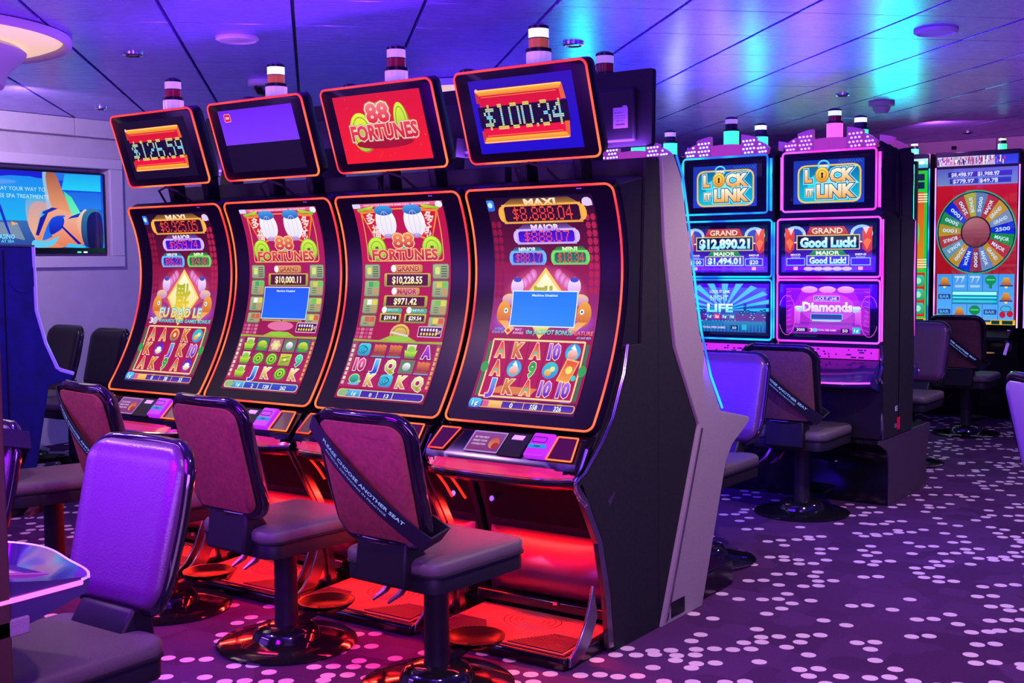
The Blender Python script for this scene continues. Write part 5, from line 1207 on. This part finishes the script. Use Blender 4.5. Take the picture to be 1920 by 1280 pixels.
# ------------------------------------------------------------------ television on the left wall
tv = thing('television', 'wall television in a white framed niche, blue spa advertisement with lying woman', 'television', (-8.86, 5.76, 1.93))
G().box(0, .045, -.585, .585, -.35, .335).obj('casing', BLK, tv, bevel=.004)
def TV(X, Y):  # picture point -> metres of the panel
    return (.176 + X * .000929, (Y - 240 - .05 * X) / (725 - .03 * X) * .62)
A = Art(1.135, .62)
def smooth(P, n=4):
    o = []; m = len(P)
    for i in range(m):
        a, b, c, d = P[i - 1], P[i], P[(i + 1) % m], P[(i + 2) % m]
        for k in range(n):
            t = k / n; o.append(tuple(.5 * (2 * b[q] + (c[q] - a[q]) * t + (2 * a[q] - 5 * b[q] + 4 * c[q] - d[q]) * t * t + (3 * b[q] - a[q] - 3 * c[q] + d[q]) * t ** 3) for q in (0, 1)))
    return o
def tp(pts, c, c2=None, sm=True): A.face([TV(*p) for p in (smooth(pts) if sm and len(pts) > 4 else pts)], c, c2)
A.rect(0, 0, 1.135, .62, H('0830e0'), H('1878e8')); tp([(0, 240), (1010, 290), (1010, 340), (0, 345)], H('2070e8')); tp([(-200, 200), (420, 260), (420, 320), (-200, 345)], H('0818d0'))
tp([(640, 280), (1010, 295), (1010, 450), (600, 430)], H('18a8f0'), H('20d0f8')); tp([(600, 450), (1010, 460), (1010, 620), (600, 620)], H('1868e0'), H('2080f0'))
tp([(-200, 345), (420, 330), (480, 620), (300, 720), (-200, 740)], H('1088f0'), H('18b8f0')); tp([(-200, 700), (330, 720), (330, 980), (-200, 970)], H('3868b0'), H('204898'))
tp([(-200, 720), (160, 735), (230, 900), (-200, 800)], H('7890a8')); tp([(100, 720), (170, 745), (110, 760)], H('f0a878')); tp([(0, 540), (90, 830), (120, 930), (60, 800), (0, 620)], H('0828c0'))
tp([(255, 510), (420, 500), (460, 600), (400, 640), (370, 900), (320, 880), (255, 720)], H('30b0e8'), H('e8a878'))
tp([(300, 560), (410, 540), (470, 600), (380, 650), (330, 850), (262, 740)], H('c8a0a8'), H('f0b088'))
tp([(415, 275), (470, 275), (640, 640), (700, 690), (470, 620), (440, 500)], H('80c0e8'), H('c8b8c8')); tp([(450, 275), (540, 275), (610, 440), (700, 660), (520, 610), (470, 480)], H('a05840'), H('f0a070'))
tp([(620, 440), (700, 500), (790, 650), (700, 680)], H('30e0b0'), H('70f0c0'))
tp([(470, 600), (660, 640), (690, 670), (500, 690), (400, 880), (420, 900), (520, 860), (560, 830), (600, 970), (310, 965), (345, 860), (430, 700)], H('f0a888'), H('e88858'))
tp([(380, 690), (460, 640), (360, 860), (330, 850)], H('0818a0')); tp([(400, 640), (500, 595), (560, 605), (420, 660)], H('0828b0'))
tp([(610, 690), (760, 690), (820, 940), (600, 965), (490, 860), (590, 800)], H('f0b098'), H('e87848')); tp([(510, 690), (610, 690), (600, 780), (490, 850), (465, 770)], H('1048e0'), H('0818b0'))
tp([(690, 680), (780, 650), (780, 685), (650, 705)], H('0830b8')); tp([(580, 775), (600, 770), (790, 945), (750, 945)], H('0810a0')); tp([(310, 900), (440, 910), (560, 870), (480, 960), (305, 965)], H('60c8f0')); tp([(630, 970), (650, 935), (820, 960), (830, 985)], H('30c8f8'))
tp([(745, 740), (790, 650), (850, 620), (860, 760), (820, 920), (770, 860)], H('f0d0a8'), H('f08870'))
tp([(790, 760), (815, 660), (880, 612), (960, 618), (1008, 670), (1010, 800), (1010, 985), (900, 985), (830, 960), (795, 880)], H('3078a8'), H('081060'))
tp([(860, 700), (930, 640), (1008, 690), (1010, 985), (880, 985), (850, 860)], H('0a1468'), H('040434'))
x, y = TV(160, 412); A.text('PLAY YOUR WAY TO', .364, y + .004, .032, H('c0f0ff'), w=.44, rot=0, bold=.0)
x, y = TV(200, 482); A.text('FREE SPA TREATMENTS', .370, y + .004, .032, H('c0f0ff'), w=.487, bold=.0)
x, y = TV(40, 862); A.text('CASINO', .215, y, .036, H('80e0ff'), w=.165); x, y = TV(40, 905); A.text('AT SEA', .235, y, .022, H('60d0ff'), w=.115)
A.build('display', SCW, tv, lambda u, v, d: (.0462 + d, -.5675 + u * 1.135, .32 - v * .62), clip=True)
for k, c in enumerate((LGR, LWH)): G().box(.045, .049, .30 + k * .06, .335 + k * .06, -.343, -.330).obj('indicator_light', c, tv)

# ------------------------------------------------------------------ ceiling fixtures
def pix_ceiling(u, v, z=2.70):
    d = Fv + Rv * ((u - 960) / 2229.45) - Uv * ((v - 640) / 2229.45); t = (z - 1.5) / d.z; return (t * d.x, t * d.y)
def dome_light(x, y, label):
    t = thing('ceiling_dome_light', label, 'ceiling light', (x, y, 2.70), 0, 'round cream dome ceiling lights')
    G().lathe([(.60, 0), (.80, -.002), (.80, -.030), (.785, -.045), (.765, -.040), (.75, -.01), (.60, -.004)], 64).obj('rim', WF, t, ang=50)
    G().lathe([(.755, -.012), (.70, -.035), (.50, -.07), (.36, -.085), (.34, -.08)], 64).obj('diffuser', mat('cream_diffuser', (.8, .7, .5), .5, emis=(1.0, .66, .22), es=.72), t, ang=60)
    G().lathe([(.54, -.06), (.57, -.085), (.56, -.105), (.50, -.16), (.465, -.21), (.45, -.26), (.30, -.27)], 48).obj('centre_hub', WF, t, ang=50)
    l = bpy.data.lights.new('dome_lamp', 'AREA'); l.shape = 'DISK'; l.size = 1.3; l.color = (1, .75, .45); l.energy = 9
    o = bpy.data.objects.new('dome_lamp', l); col.objects.link(o); o.location = (x, y, 2.40); return t
cx, cy = pix_ceiling(-172, 76, 2.66); dome_light(cx, cy, 'large cream dome ceiling light at the upper left corner')
cx, cy = pix_ceiling(900, 186, 2.66); dome_light(cx, cy, 'cream dome ceiling light half hidden behind the upper screens')
def downlight(u, v, label, r=.055, lit=False):
    x, y = pix_ceiling(u, v); t = thing('downlight', label, 'ceiling light', (x, y, 2.702), 0, 'small ceiling downlights')
    G().lathe([(r * .7, 0), (r, 0), (r, -.010), (r * .8, -.016), (r * .7, -.010)], 24).obj('trim_ring', CHR, t)
    G().lathe([(r * .7, -.002), (r * .4, -.004)], 16).obj('lens', mat('lit_lens', (.9, .9, .8), .3, emis=(1, .95, .8), es=4.0) if lit else SAT, t)
downlight(250, 101, 'unlit chrome downlight left of the far left lamp', .06)
downlight(190, 202, 'small lit downlight above the television wall', .05, True)
downlight(1075, 82, 'unlit chrome downlight right of the $100.34 screen lamp', .06)
downlight(1580, 177, 'tiny downlight above the lit fan tops', .05)
downlight(1815, 248, 'tiny dark downlight above the wheel machines', .05)
def speaker(u, v, label):
    x, y = pix_ceiling(u, v); t = thing('ceiling_speaker', label, 'speaker', (x, y, 2.702), 0, 'round ceiling speakers')
    G().lathe([(.10, 0), (.115, 0), (.115, -.012), (.10, -.020), (.095, -.012)], 36).obj('rim', WF, t); G().lathe([(.10, -.004), (.05, -.010)], 32).obj('grille', mat('violet_grille', (.28, .2, .42), .6), t)
speaker(445, 71, 'flat round ceiling speaker above the blank upper screen'); speaker(1755, 57, 'flat round ceiling speaker at the upper right')
def dome_camera(u, v, label, lens=True):
    x, y = pix_ceiling(u, v); t = thing('dome_camera' if lens else 'smoke_detector', label, 'camera' if lens else 'detector', (x, y, 2.702))
    G().lathe([(.10, 0), (.10, -.03), (.085, -.04), (.075, -.04)], 28).obj('housing', WF, t); G().lathe([(.07, -.03), (.065, -.06), (.045, -.09), (.01, -.10)], 24).obj('dome' if lens else 'sensor', BLK if lens else WF, t)
dome_camera(493, 152, 'ceiling dome camera beside the second white topped lamp')
dome_camera(1653, 192, 'white ceiling smoke detector above the pink edged machine', False)
